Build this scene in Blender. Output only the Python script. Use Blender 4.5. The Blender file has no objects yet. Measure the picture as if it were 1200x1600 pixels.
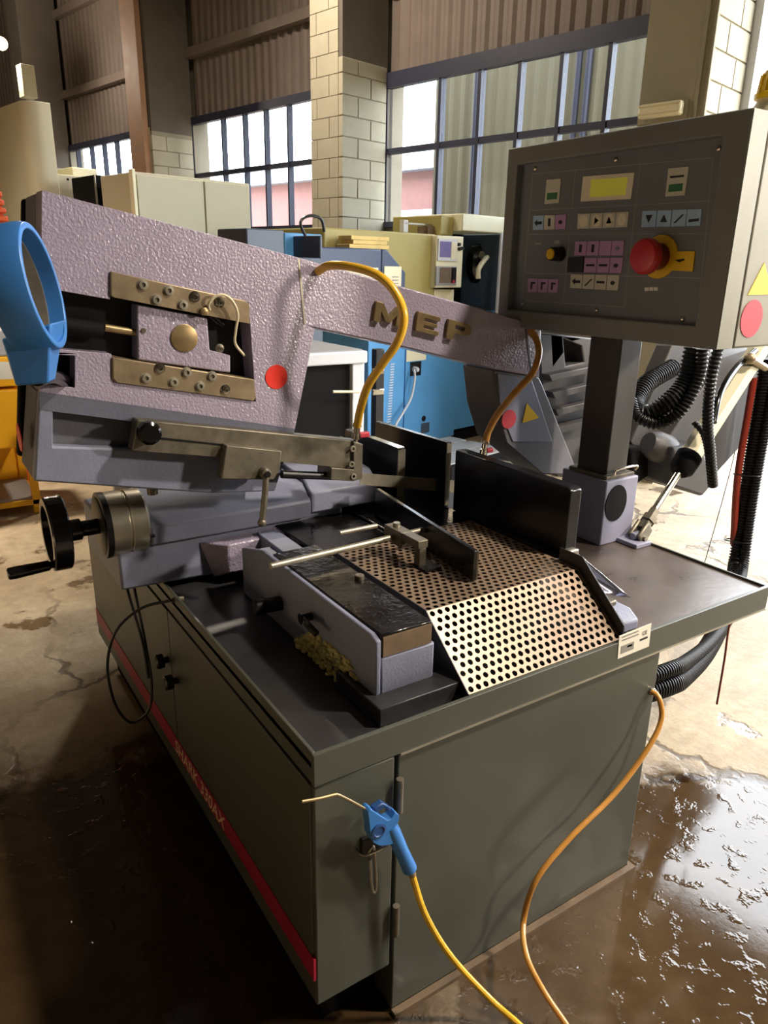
import bpy, bmesh, math, random
from mathutils import Vector, Matrix
from mathutils.geometry import tessellate_polygon
random.seed(4)
S = bpy.context.scene
COL = S.collection
# ------------------------------------------------------------------ camera
FPX = 1150.0
def _nd(px, py):
    return Vector((px - 600, py - 800, FPX)).normalized()
_y = _nd(-190, 400); _x = _nd(2450, 450)
_s = (_x + _y).normalized(); _d = (_x - _y); _d = (_d - _s * _d.dot(_s)).normalized()
_x = (_s + _d) / math.sqrt(2); _y = (_s - _d) / math.sqrt(2); _z = _x.cross(_y)
# rows of the camera axes in world coordinates (right, down, forward)
AR = Vector((_x[0], _y[0], _z[0])); AD = Vector((_x[1], _y[1], _z[1])); AF = Vector((_x[2], _y[2], _z[2]))
CAM = Vector((-0.544058, -1.054886, 1.7))
cam_data = bpy.data.cameras.new('camera'); cam = bpy.data.objects.new('camera', cam_data); COL.objects.link(cam)
cam_data.sensor_fit = 'VERTICAL'; cam_data.sensor_height = 36; cam_data.sensor_width = 27
cam_data.lens = FPX / 1600 * 36; cam_data.clip_start = .05; cam_data.clip_end = 200
m = Matrix.Identity(4)
for i in range(3):
    m[i][0] = AR[i]; m[i][1] = -AD[i]; m[i][2] = -AF[i]; m[i][3] = CAM[i]
cam.matrix_world = m
S.camera = cam
# ------------------------------------------------------------------ light and exposure
S.view_settings.view_transform = 'Standard'; S.view_settings.look = 'None'
S.view_settings.gamma = 1; S.view_settings.use_curve_mapping = False
S.view_settings.exposure = 0.0
world = bpy.data.worlds.new('overcast_sky'); S.world = world; world.use_nodes = True
wb = world.node_tree.nodes['Background']; wb.inputs[0].default_value = (.90, .95, 1.0, 1); wb.inputs[1].default_value = 13.0
def lamp(name, loc, energy, color, size, target=None, kind='AREA'):
    L = bpy.data.lights.new(name, kind); L.energy = energy; L.color = color
    if kind == 'AREA': L.shape = 'DISK'; L.size = size
    else: L.shadow_soft_size = size
    o = bpy.data.objects.new(name, L); COL.objects.link(o); o.location = loc
    if target is not None:
        o.rotation_euler = (Vector(target) - Vector(loc)).to_track_quat('-Z', 'Y').to_euler()
    return o
WARM = (1.0, .87, .72)
def warm_area(name, loc, energy, size, target, spread):
    o = lamp(name, loc, energy, WARM, size, target); o.data.spread = math.radians(spread); return o
warm_area('work_lamp_front', (2.9, -1.8, 2.35), 66, .25, (.6, .4, 1.1), 160)
warm_area('high_bay_lamp_front', (2.7, -1.7, 5.0), 105, .30, (1.0, .5, 1.0), 110)
warm_area('high_bay_lamp_rear', (2.4, 6.2, 5.4), 160, .5, (2.4, 6.2, 0), 175)
warm_area('hall_fill_light', (-6.2, 2.5, 6.2), 800, .5, (-6.2, 2.5, 0), 70)  # unseen fill light, added so floor bounce brightens the control panel
warm_area('high_bay_lamp_left', (-1.0, 5.4, 5.8), 95, .5, (-1.0, 5.4, 0), 68)
# ------------------------------------------------------------------ layout helpers
def ray(px, py):
    return AR * (px - 600) + AD * (py - 800) + AF * FPX
def at(px, py, ax, v):
    r = ray(px, py); i = 'XYZ'.index(ax)
    return CAM + r * ((v - CAM[i]) / r[i])
def at2(pts, ax, v):
    k = {'X': (1, 2), 'Y': (0, 2), 'Z': (0, 1)}[ax]
    out = []
    for p in pts:
        q = at(p[0], p[1], ax, v); out.append((q[k[0]], q[k[1]]))
    return out
# hall frame: s along the windowed wall, t away from it into the hall
_a = math.radians(102); WD = Vector((math.cos(_a), math.sin(_a), 0)); WN = Vector((math.sin(_a), -math.cos(_a), 0))
WDIST = 6.5
def W(s, t, z):
    p = CAM + WN * (WDIST - t) + WD * s
    return Vector((p.x, p.y, z))
def ws(px, py, t):              # pixel -> (s, z) on the plane t from the wall
    r = ray(px, py); k = (WDIST - t) / r.dot(WN); q = r * k
    return q.dot(WD), CAM.z + q.z
def wt(px, py, s):              # pixel -> (t, z) on the plane at s
    r = ray(px, py); k = s / r.dot(WD); q = r * k
    return WDIST - q.dot(WN), CAM.z + q.z
# ------------------------------------------------------------------ materials
def lin(c):
    return tuple(((x / 255) / 12.92 if x / 255 <= .04045 else ((x / 255 + .055) / 1.055) ** 2.4) for x in c)
MATS = {}
def mat(name, rgb, rough=.5, metal=0, var=.0, vscale=6, bump=0, bscale=80, rgb2=None, coat=0, emis=0, spec=.5, detail=4, bdist=.002):
    if name in MATS: return MATS[name]
    M = bpy.data.materials.new(name); M.use_nodes = True
    N = M.node_tree.nodes; K = M.node_tree.links
    P = N['Principled BSDF']
    c1 = lin(rgb)
    P.inputs['Roughness'].default_value = rough; P.inputs['Metallic'].default_value = metal
    P.inputs['Specular IOR Level'].default_value = spec
    P.inputs['Coat Weight'].default_value = coat
    P.inputs['Base Color'].default_value = (*c1, 1)
    if emis:
        P.inputs['Emission Color'].default_value = (*c1, 1); P.inputs['Emission Strength'].default_value = emis
    tc = N.new('ShaderNodeTexCoord')
    if var or rgb2:
        nz = N.new('ShaderNodeTexNoise'); nz.inputs['Scale'].default_value = vscale; nz.inputs['Detail'].default_value = detail; nz.inputs['Roughness'].default_value = .65
        K.new(tc.outputs['Object'], nz.inputs['Vector'])
        cr = N.new('ShaderNodeValToRGB'); cr.color_ramp.elements[0].position = .32; cr.color_ramp.elements[1].position = .68
        c2 = lin(rgb2) if rgb2 else tuple(x * (1 + var) for x in c1)
        c0 = c1 if rgb2 else tuple(x * (1 - var) for x in c1)
        cr.color_ramp.elements[0].color = (*c0, 1); cr.color_ramp.elements[1].color = (*c2, 1)
        K.new(nz.outputs['Fac'], cr.inputs['Fac']); K.new(cr.outputs['Color'], P.inputs['Base Color'])
        mr = N.new('ShaderNodeMapRange'); mr.inputs['To Min'].default_value = max(.02, rough - .1); mr.inputs['To Max'].default_value = min(1, rough + .12)
        K.new(nz.outputs['Fac'], mr.inputs['Value']); K.new(mr.outputs['Result'], P.inputs['Roughness'])
    if bump:
        nb = N.new('ShaderNodeTexNoise'); nb.inputs['Scale'].default_value = bscale; nb.inputs['Detail'].default_value = 2
        K.new(tc.outputs['Object'], nb.inputs['Vector'])
        b = N.new('ShaderNodeBump'); b.inputs['Strength'].default_value = bump; b.inputs['Distance'].default_value = bdist
        K.new(nb.outputs['Fac'], b.inputs['Height']); K.new(b.outputs['Normal'], P.inputs['Normal'])
        if coat: K.new(b.outputs['Normal'], P.inputs['Coat Normal']); P.inputs['Coat Roughness'].default_value = .12
    MATS[name] = M
    return M
mat('lilac', (156, 146, 166), .34, var=.06, vscale=9, bump=.75, bscale=150, bdist=.0035, spec=.5, coat=.7)
mat('lilac_smooth', (122, 126, 146), .48, var=.08, vscale=8, bump=.4, bscale=140)
mat('grey_cast', (96, 96, 104), .55, var=.12, vscale=10, bump=.4, bscale=120)
mat('olive', (75, 77, 68), .42, var=.09, vscale=3.5, bump=.06, bscale=300)
mat('tray', (44, 43, 44), .32, var=.25, vscale=7, bump=.2, bscale=60)
mat('tray_rust', (86, 76, 70), .30, var=.22, vscale=9, bump=.25, bscale=50)
mat('post_dark', (62, 60, 57), .45, var=.08)
mat('arm_grey', (66, 63, 63), .5, var=.1, vscale=8, bump=.3, bscale=110)
mat('edge_highlight', (190, 185, 170), .35, metal=.8, var=.1)  # pale colour used for edge highlights
mat('steel', (160, 154, 138), .36, metal=.6, var=.15, vscale=30)
mat('steel_dark', (112, 106, 92), .42, metal=.55, var=.25, vscale=20)
mat('chrome', (215, 210, 200), .15, metal=1)
mat('brass', (152, 132, 96), .36, metal=.65, var=.15, vscale=25)
mat('brass_dull', (146, 130, 104), .42, metal=.6, var=.18, vscale=18, bump=.1, bscale=200)
mat('alu', (205, 198, 180), .28, metal=.9, var=.06)
mat('black', (16, 16, 18), .35)
mat('black_gloss', (12, 12, 13), .16)
mat('black_matte', (16, 15, 16), .75, spec=.15)
mat('jaw', (20, 20, 24), .22, var=.3, vscale=5, bump=.06, bscale=40)
mat('oily_plate', (20, 18, 18), .14, var=.4, vscale=10, bump=.35, bscale=55, bdist=.003)
mat('rust_side', (104, 86, 66), .5, var=.25, vscale=14)
mat('perf', (142, 122, 102), .36, metal=.35, var=.12, vscale=5, bump=.1, bscale=90)
mat('crimson', (165, 24, 58), .45, var=.08)
mat('print_tan', (244, 212, 170), .5)
mat('blue_plastic', (58, 120, 190), .35, var=.05)
mat('blue_dark', (38, 74, 128), .4, var=.08)
mat('yellow_hose', (226, 178, 52), .22, var=.12, vscale=14)
mat('amber_hose', (196, 140, 66), .3, var=.15, vscale=10)
mat('red_sticker', (222, 48, 34), .45)
mat('red_dull', (176, 44, 60), .5)
mat('yellow_sticker', (240, 196, 34), .45)
mat('panel_grey', (122, 124, 124), .5, var=.06, vscale=4, bump=.05, bscale=300)
mat('panel_face', (116, 122, 130), .48, var=.05, vscale=5)
mat('panel_side', (128, 126, 112), .42, var=.1, vscale=6)
mat('panel_line', (170, 170, 170), .6)
mat('key_blue', (168, 204, 238), .45)
mat('key_grey', (212, 214, 198), .45)
mat('key_beige', (242, 236, 212), .45)
mat('key_purple', (192, 154, 204), .45)
mat('key_black', (40, 42, 42), .5)
mat('glyph', (34, 34, 40), .5)
mat('glyph_white', (245, 245, 240), .5)
mat('green', (54, 118, 78), .45)
mat('lcd', (196, 190, 70), .35, emis=.18)
mat('cream', (226, 216, 184), .5, var=.04)
mat('estop', (196, 46, 58), .35)
mat('estop_dark', (110, 24, 34), .4)
mat('paper', (226, 222, 206), .6, var=.04)
mat('grey_print', (140, 138, 130), .6)
mat('conduit', (13, 12, 13), .42, spec=.35)
mat('red_hose', (124, 40, 26), .3)
mat('cast_block', (138, 139, 160), .5, var=.06)
mat('dust', (186, 176, 112), .9, var=.35, vscale=60, bump=.8, bscale=200)
mat('sheet_metal', (190, 192, 210), .18, metal=.9, var=.1, vscale=12)
mat('beige_machine', (186, 180, 152), .5, var=.04, vscale=2)
mat('olive_machine', (168, 156, 92), .5, var=.05, vscale=2)
mat('cream_machine', (228, 222, 188), .45, var=.03)
mat('navy_machine', (52, 66, 96), .45, var=.08)
mat('slate', (64, 76, 92), .45, var=.06)
mat('sky_blue', (88, 158, 214), .45, var=.06, vscale=3)
mat('white_top', (206, 208, 212), .45, var=.05)
mat('grey_top', (150, 150, 150), .5, var=.06)
mat('screen', (120, 112, 160), .25)
mat('yellow_bin', (244, 178, 14), .5, var=.05)
mat('orange', (206, 82, 34), .5, var=.1)
mat('wood', (214, 186, 112), .6, var=.1, vscale=12)
mat('orange_post', (172, 132, 100), .6, var=.1)
mat('block', (176, 168, 146), .85, var=.07, vscale=5, bump=.3, bscale=60)
mat('mortar', (150, 142, 122), .9)
mat('render_grey', (104, 96, 86), .85, var=.1, vscale=3)
mat('pier_paint', (150, 142, 118), .8, var=.06, vscale=3)
mat('cladding', (122, 108, 98), .6, var=.1, vscale=3)
mat('navy_frame', (46, 48, 66), .5)
mat('wall_dark', (140, 130, 112), .85, var=.1, vscale=1.5)
mat('roof', (84, 80, 74), .8)
mat('ext_beige', (104, 98, 78), .7, var=.06, vscale=2)
mat('ext_red', (140, 98, 92), .8, var=.08)
mat('ext_roof', (150, 160, 172), .6)
mat('yellow_cap', (248, 206, 8), .4)
mat('lens', (226, 216, 176), .3)
mat('lamp_glow', (255, 226, 170), .4, emis=14)
mat('yard', (150, 146, 136), .9, var=.1)

def floor_material():
    M = bpy.data.materials.new('concrete_floor'); M.use_nodes = True
    N = M.node_tree.nodes; K = M.node_tree.links; P = N['Principled BSDF']
    tc = N.new('ShaderNodeTexCoord')
    def noise(sc, det=6, rough=.6, vec=None):
        n = N.new('ShaderNodeTexNoise'); n.inputs['Scale'].default_value = sc; n.inputs['Detail'].default_value = det; n.inputs['Roughness'].default_value = rough
        K.new(vec or tc.outputs['Object'], n.inputs['Vector']); return n
    def ramp(src, stops):
        r = N.new('ShaderNodeValToRGB'); e = r.color_ramp.elements
        while len(e) < len(stops): e.new(.5)
        for i, (p, c) in enumerate(stops):
            e[i].position = p; e[i].color = (*c, 1) if len(c) == 3 else c
        K.new(src, r.inputs['Fac']); return r
    def mix(f, a, b, mode='MIX'):
        x = N.new('ShaderNodeMix'); x.data_type = 'RGBA'; x.blend_type = mode
        if hasattr(f, 'name'): K.new(f, x.inputs[0])
        else: x.inputs[0].default_value = f
        for v, i in ((a, 6), (b, 7)):
            if isinstance(v, tuple): x.inputs[i].default_value = (*v, 1)
            else: K.new(v, x.inputs[i])
        return x.outputs[2]
    def math_(op, a, b=None):
        x = N.new('ShaderNodeMath'); x.operation = op
        for i, v in enumerate((a, b)):
            if v is None: continue
            if isinstance(v, (int, float)): x.inputs[i].default_value = v
            else: K.new(v, x.inputs[i])
        return x.outputs[0]
    n1 = noise(1.7); n2 = noise(14, 8, .7); n3 = noise(60, 3)
    base = ramp(n1.outputs['Fac'], [(.3, lin((150, 132, 104))), (.7, lin((192, 176, 146)))])
    fine = ramp(n2.outputs['Fac'], [(.3, (.62, .58, .54)), (.7, (1, 1, 1))])
    col = mix(.8, base.outputs['Color'], fine.outputs['Color'], 'MULTIPLY')
    # cracks: edges of a distorted cell pattern
    nd = noise(3, 4); vm = N.new('ShaderNodeVectorMath'); vm.operation = 'MULTIPLY_ADD'
    K.new(nd.outputs['Color'], vm.inputs[0]); vm.inputs[1].default_value = (.35, .35, .35); K.new(tc.outputs['Object'], vm.inputs[2])
    vo = N.new('ShaderNodeTexVoronoi'); vo.feature = 'DISTANCE_TO_EDGE'; vo.inputs['Scale'].default_value = .85
    K.new(vm.outputs[0], vo.inputs['Vector'])
    crk = ramp(vo.outputs['Distance'], [(0, (1, 1, 1)), (.006, (1, 1, 1)), (.016, (0, 0, 0))])
    gate = ramp(noise(.9, 2).outputs['Fac'], [(.42, (0, 0, 0)), (.55, (1, 1, 1))])
    cm = math_('MULTIPLY', crk.outputs['Color'], gate.outputs['Color'])
    col = mix(math_('MULTIPLY', cm, .75), col, lin((60, 46, 34)))
    # coolant puddle spreading round the front right foot of the saw, small spills around, painted shade at left
    sp = N.new('ShaderNodeVectorMath'); sp.operation = 'DISTANCE'; K.new(tc.outputs['Object'], sp.inputs[0]); sp.inputs[1].default_value = (1.05, -.45, 0)
    d = math_('MULTIPLY_ADD', n1.outputs['Fac'], -1.1); d.node.inputs[2].default_value = 1.2 if False else .55
    dd = math_('ADD', sp.outputs['Value'], d)
    wet1 = ramp(dd, [(.78, (1, 1, 1)), (.95, (0, 0, 0))])
    wet2 = ramp(noise(2.6, 5, .6).outputs['Fac'], [(.60, (0, 0, 0)), (.64, (1, 1, 1))])
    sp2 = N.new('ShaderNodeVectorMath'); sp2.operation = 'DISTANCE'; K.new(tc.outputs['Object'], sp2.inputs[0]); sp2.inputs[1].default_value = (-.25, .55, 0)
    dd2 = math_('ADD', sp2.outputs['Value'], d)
    shade_spill = ramp(dd2, [(.80, (1, 1, 1)), (1.0, (0, 0, 0))])  # left spill, enlarged so its dark colour stands in for the cabinet shadow
    wet_shade = math_('MAXIMUM', math_('MAXIMUM', wet1.outputs['Color'], shade_spill.outputs['Color']), math_('MULTIPLY', wet2.outputs['Color'], .8))
    col = mix(wet_shade, col, mix(1, col, (.17, .13, .095), 'MULTIPLY'))
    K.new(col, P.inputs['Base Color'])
    mr = N.new('ShaderNodeMapRange'); mr.inputs['To Min'].default_value = .62; mr.inputs['To Max'].default_value = .07
    K.new(wet_shade, mr.inputs['Value']); K.new(mr.outputs['Result'], P.inputs['Roughness'])
    b = N.new('ShaderNodeBump'); b.inputs['Strength'].default_value = .5; b.inputs['Distance'].default_value = .012
    h = math_('ADD', n2.outputs['Fac'], math_('MULTIPLY', n3.outputs['Fac'], .25)); h = math_('SUBTRACT', h, math_('MULTIPLY', cm, .8)); h = math_('MULTIPLY', h, math_('SUBTRACT', 1.0, math_('MULTIPLY', wet_shade, .96)))
    rip = ramp(noise(17, 3, .6).outputs['Fac'], [(.56, (0, 0, 0)), (.70, (1, 1, 1))]); h = math_('ADD', h, math_('MULTIPLY', math_('MULTIPLY', rip.outputs['Color'], wet_shade), .22))
    K.new(h, b.inputs['Height']); K.new(b.outputs['Normal'], P.inputs['Normal'])
    MATS['floor'] = M
floor_material()
def glass_material(name, tint, gloss=.08):
    M = bpy.data.materials.new(name); M.use_nodes = True
    N = M.node_tree.nodes; K = M.node_tree.links; N.clear()
    o = N.new('ShaderNodeOutputMaterial'); mx = N.new('ShaderNodeMixShader'); tr = N.new('ShaderNodeBsdfTransparent'); gl = N.new('ShaderNodeBsdfGlossy')
    mx.inputs[0].default_value = .05
    tr.inputs[0].default_value = (*tint, 1); gl.inputs['Roughness'].default_value = gloss
    K.new(tr.outputs[0], mx.inputs[1]); K.new(gl.outputs[0], mx.inputs[2]); K.new(mx.outputs[0], o.inputs[0])
    MATS[name] = M
glass_material('glass', (.92, .95, .98)); glass_material('guard_glass', (.25, .32, .36))
# ------------------------------------------------------------------ geometry helpers: each returns (verts, faces)
def box(x0, x1, y0, y1, z0, z1):
    v = [(x0,y0,z0),(x1,y0,z0),(x1,y1,z0),(x0,y1,z0),(x0,y0,z1),(x1,y0,z1),(x1,y1,z1),(x0,y1,z1)]
    return v, [(0,3,2,1),(4,5,6,7),(0,1,5,4),(1,2,6,5),(2,3,7,6),(3,0,4,7)]
def hexa(b, t):                 # bottom four points and top four points
    return [tuple(p) for p in b] + [tuple(p) for p in t], [(0,3,2,1),(4,5,6,7),(0,1,5,4),(1,2,6,5),(2,3,7,6),(3,0,4,7)]
def wbox(s0, s1, t0, t1, z0, z1):
    b = [W(s0,t0,z0),W(s1,t0,z0),W(s1,t1,z0),W(s0,t1,z0)]; t = [W(s0,t0,z1),W(s1,t0,z1),W(s1,t1,z1),W(s0,t1,z1)]
    return hexa(b, t)
def gen_prism(outline, holes, lift0, lift1):
    loops = [list(outline)] + [list(h) for h in holes]
    flat = [p for l in loops for p in l]; n = len(flat)
    tri = tessellate_polygon([[Vector((p[0], p[1], 0)) for p in l] for l in loops])
    v = [lift0(p) for p in flat] + [lift1(p) for p in flat]
    f = [tuple(t) for t in tri] + [tuple(i + n for i in reversed(t)) for t in tri]
    k = 0
    for l in loops:
        for i in range(len(l)):
            j = (i + 1) % len(l); f.append((k + i, k + j, k + j + n, k + i + n))
        k += len(l)
    return [tuple(x) for x in v], f
def prism(ax, outline, a0, a1, holes=()):
    g = {'X': lambda a: (lambda p: (a, p[0], p[1])), 'Y': lambda a: (lambda p: (p[0], a, p[1])), 'Z': lambda a: (lambda p: (p[0], p[1], a))}[ax]
    return gen_prism(outline, holes, g(a0), g(a1))
def frame(axis):
    a = Vector(axis).normalized(); u = a.orthogonal().normalized() if abs(a.z) > .95 else a.cross(Vector((0,0,1))).normalized()
    return a, u, a.cross(u).normalized()
def lathe(p0, axis, prof, seg=24):     # prof: (distance along axis, radius)
    a, u, w = frame(axis); p0 = Vector(p0); v = []; f = []
    for (h, r) in prof:
        for k in range(seg):
            q = 2 * math.pi * k / seg; v.append(tuple(p0 + a * h + (u * math.cos(q) + w * math.sin(q)) * r))
    for i in range(len(prof) - 1):
        for k in range(seg):
            l = (k + 1) % seg; f.append((i*seg+k, i*seg+l, (i+1)*seg+l, (i+1)*seg+k))
    f.append(tuple(range(seg - 1, -1, -1))); f.append(tuple(range((len(prof)-1)*seg, len(prof)*seg)))
    return v, f
def cyl(p0, p1, r, seg=20):
    d = Vector(p1) - Vector(p0)
    return lathe(p0, d, [(0, r), (d.length, r)], seg)
def spline(pts, n=10):
    P = [Vector(p) for p in pts]; P = [P[0] * 2 - P[1]] + P + [P[-1] * 2 - P[-2]]; out = []
    for i in range(1, len(P) - 2):
        for k in range(n):
            t = k / n; a, b, c, d = P[i-1:i+3]
            out.append(.5 * ((2*b) + (c-a)*t + (2*a-5*b+4*c-d)*t*t + (3*b-a-3*c+d)*t**3))
    out.append(P[-2]); return out
def tube(pts, r, seg=10, n=10, ribs=0):
    P = spline(pts, n) if n > 1 else [Vector(p) for p in pts]
    if ribs:                    # resample evenly: two rings per corrugation
        L = [0]
        for i in range(1, len(P)): L.append(L[-1] + (P[i]-P[i-1]).length)
        cnt = max(4, int(L[-1] / ribs * 4)); Q = []; j = 0
        for k in range(cnt + 1):
            d = L[-1] * k / cnt
            while j < len(L) - 2 and L[j+1] < d: j += 1
            tt = (d - L[j]) / max(1e-9, L[j+1]-L[j]); Q.append(P[j].lerp(P[j+1], min(1, tt)))
        P = Q
    v = []; f = []; u = None
    for i, p in enumerate(P):
        a = (P[min(i+1, len(P)-1)] - P[max(i-1, 0)]).normalized()
        u = a.orthogonal().normalized() if u is None else (u - a * u.dot(a)).normalized()
        w = a.cross(u); rr = r * (1 if not ribs else (1.0 if i % 4 < 2 else .82))
        for k in range(seg):
            q = 2 * math.pi * k / seg; v.append(tuple(p + (u*math.cos(q) + w*math.sin(q)) * rr))
    for i in range(len(P) - 1):
        for k in range(seg):
            l = (k+1) % seg; f.append((i*seg+k, i*seg+l, (i+1)*seg+l, (i+1)*seg+k))
    f.append(tuple(range(seg-1, -1, -1))); f.append(tuple(range((len(P)-1)*seg, len(P)*seg)))
    return v, f
def ball(c, r, sx=1, sy=1, sz=1, seg=16):
    prof = [(-r*math.cos(math.pi*i/10), max(1e-4, r*math.sin(math.pi*i/10))) for i in range(11)]
    v, f = lathe((0,0,0), (0,0,1), prof, seg)
    return [(c[0]+x*sx, c[1]+y*sy, c[2]+z*sz) for x, y, z in v], f
def disc_pts(cx, cy, r, n=28, ry=None):
    return [(cx + r*math.cos(2*math.pi*k/n), cy + (ry or r)*math.sin(2*math.pi*k/n)) for k in range(n)]
def ob(name, geos, material, parent=None, bevel=0, smooth=True, label=None, kind=None):
    if isinstance(geos, tuple): geos = [geos]
    V = []; F = []
    for v, f in geos:
        k = len(V); V += v; F += [tuple(i + k for i in q) for q in f]
    me = bpy.data.meshes.new(name); me.from_pydata(V, [], F)
    bm = bmesh.new(); bm.from_mesh(me); bmesh.ops.recalc_face_normals(bm, faces=bm.faces); bm.to_mesh(me); bm.free()
    if smooth:
        me.polygons.foreach_set('use_smooth', [True] * len(me.polygons)); me.set_sharp_from_angle(angle=math.radians(35))
    me.materials.append(MATS[material])
    o = bpy.data.objects.new(name, me); COL.objects.link(o)
    if bevel:
        b = o.modifiers.new('bevel', 'BEVEL'); b.width = bevel; b.segments = 2; b.limit_method = 'ANGLE'; b.angle_limit = math.radians(40)
    if parent is not None:
        o.parent = parent; o.matrix_parent_inverse = parent.matrix_basis.inverted() if parent.type == 'EMPTY' else Matrix.Identity(4)
    if label: o['label'] = label
    if kind: o['kind'] = kind
    return o
def thing(name, loc, label, cat, group=None):
    e = bpy.data.objects.new(name, None); COL.objects.link(e); e.location = loc; e.empty_display_size = .1
    e['label'] = label; e['category'] = cat
    if group: e['group'] = group
    return e
def tag(o, label, cat, group=None):
    o['label'] = label; o['category'] = cat
    if group: o['group'] = group
    return o
def text_geo(txt, size, shear=0):
    c = bpy.data.curves.new('t', 'FONT'); c.body = txt; c.size = size; c.shear = shear; c.extrude = 0; c.resolution_u = 3; c.offset = size * .012
    o = bpy.data.objects.new('t', c); COL.objects.link(o); bpy.context.view_layer.update()
    me = bpy.data.meshes.new_from_object(o.evaluated_get(bpy.context.evaluated_depsgraph_get()))
    v = [tuple(x.co) for x in me.vertices]; f = [tuple(p.vertices) for p in me.polygons]
    bpy.data.objects.remove(o); bpy.data.curves.remove(c); bpy.data.meshes.remove(me)
    return v, f
def text_on(txt, size, origin, u, w, lift=.001, shear=0):
    v, f = text_geo(txt, size, shear); o = Vector(origin); u = Vector(u).normalized(); w = Vector(w).normalized(); nrm = u.cross(w)
    return [tuple(o + u*x + w*y + nrm*lift) for x, y, z in v], f
# ================================================================== SETTING
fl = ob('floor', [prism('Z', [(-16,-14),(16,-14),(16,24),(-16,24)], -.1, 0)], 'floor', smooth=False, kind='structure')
ST = 'structure'
WT = 3.70; WB = 2.12; WM = 2.92          # window head, sill, transom
PIER_S = [2.6, 6.5, 10.53, 14.8]; PW = .5; PD = .66
H = 7.0
# wall with windows and the open door beside the machine
wr_ = []
DOOR = (-2.6, 2.53, 4.6)
wr_.append(wbox(2.53, 20, 0, -.25, 0, WB))                    # dado below windows
wr_.append(wbox(-9, DOOR[0], 0, -.25, 0, H))
wr_.append(wbox(DOOR[0], 2.53, 0, -.25, DOOR[2], H))
wr_.append(wbox(2.53, PIER_S[0]+PW, 0, -.25, WB, H))
for i in range(1, 4): wr_.append(wbox(PIER_S[i]-.02, PIER_S[i]+PW+.02, 0, -.25, WB, WT))
wr_.append(wbox(15.3, 20, 0, -.25, WB, WT))
wr_.append(wbox(PIER_S[0]+PW, 20, -.15, -.25, WT, H))         # behind the cladding
wall = ob('wall_right', wr_, 'wall_dark', smooth=False, kind=ST)
ob('wall_far', wbox(20, 20.2, -1, 16, 0, H), 'wall_dark', smooth=False, kind=ST)
ob('wall_left', wbox(-9, 20, 16, 16.2, 0, H), 'wall_dark', smooth=False, kind=ST)
ob('wall_back', wbox(-9.2, -9, 0, 16, 0, H), 'wall_dark', smooth=False, kind=ST)
ob('ceiling', wbox(-9, 20, -.3, 16, H, H+.15), 'roof', smooth=False, kind=ST)
# piers with concrete blocks
def pier(s0, zb, zt, ztf, front_mat):
    core = ob('pier', wbox(s0, s0+PW, 0, PD, 0, H), 'render_grey', wall, smooth=False)
    bl = MATS['block']; c = .2
    lime = ob('mortar_bed', wbox(s0-.004, s0+PW, .02, PD+.004, zb, zt), 'mortar', core, smooth=False)
    z = zb; k = 0
    while z < zt - .05:
        z1 = min(z + c, zt)
        cuts = [.02, .26, PD] if k % 2 else [.02, .45, PD]
        for a, b in zip(cuts, cuts[1:]):
            ob('block', wbox(s0-.016, s0+.05, a+.006, b-(.006 if b < PD else -.016), z+.006, z1-.006), 'block', core, bevel=.004, smooth=False)
        z = z1; k += 1
    z = zb; k = 0
    while z < ztf - .05:
        z1 = min(z + c, ztf)
        cuts = [.05, .20, PW] if k % 2 else [.05, .40, PW]
        for a, b in zip(cuts, cuts[1:]):
            ob('block', wbox(s0+a+.006, s0+b-(.004 if b < PW else -.004), PD-.05, PD+.016, z+.003, z1-.003), front_mat, core, bevel=.003, smooth=False)
        z = z1; k += 1
    return core
p0 = pier(2.6, 1.2, 5.4, 0, 'pier_paint'); p1 = pier(6.5, .8, 3.75, 6.2, 'block'); p2 = pier(10.53, .8, 3.45, 3.5, 'block'); p3 = pier(14.8, .8, 3.3, 3.3, 'block')
ob('front_render', wbox(2.6-.014, 2.6+PW, PD-.02, PD+.018, 0, H), 'pier_paint', p0, smooth=False); ob('corner_rib', wbox(2.6+.04, 2.6+.065, PD+.018, PD+.034, 0, H), 'pier_paint', p0, bevel=.004)
ob('steel_channel', wbox(10.53+.06, 10.53+.47, PD+.016, PD+.10, 0, H), 'orange_post', p2, bevel=.006, label='orange-brown painted steel post')
# corrugated cladding above the windows, girts
def cladding(s0, s1, z0, z1, t, name, parent, mt, pitch=.16, amp=.022):
    n = int((s1-s0)/pitch*4); v = []; f = []
    for i in range(n+1):
        s = s0+(s1-s0)*i/n; o = t + (amp if i % 4 in (1, 2) else 0)
        v += [tuple(W(s, o, z0)), tuple(W(s, o, z1)), tuple(W(s, o-.004, z0)), tuple(W(s, o-.004, z1))]
    for i in range(n):
        a = 4*i; f += [(a, a+4, a+5, a+1), (a+2, a+3, a+7, a+6), (a, a+2, a+6, a+4), (a+1, a+5, a+7, a+3)]
    return ob(name, (v, f), mt, parent, smooth=False)
bays = [(PIER_S[0]+PW, PIER_S[1]), (PIER_S[1]+PW, PIER_S[2]), (PIER_S[2]+PW, PIER_S[3]), (PIER_S[3]+PW, 19.9)]
for a, b in bays:
    cladding(a, b, WT+.02, H, -.08, 'cladding_sheet', wall, 'cladding')
    ob('girt', wbox(a, b, -.05, .06, WT+.75, WT+.87), 'cladding', wall, bevel=.004)
    ob('girt', wbox(a, b, -.05, .06, WT+2.0, WT+2.12), 'cladding', wall, bevel=.004)
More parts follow.
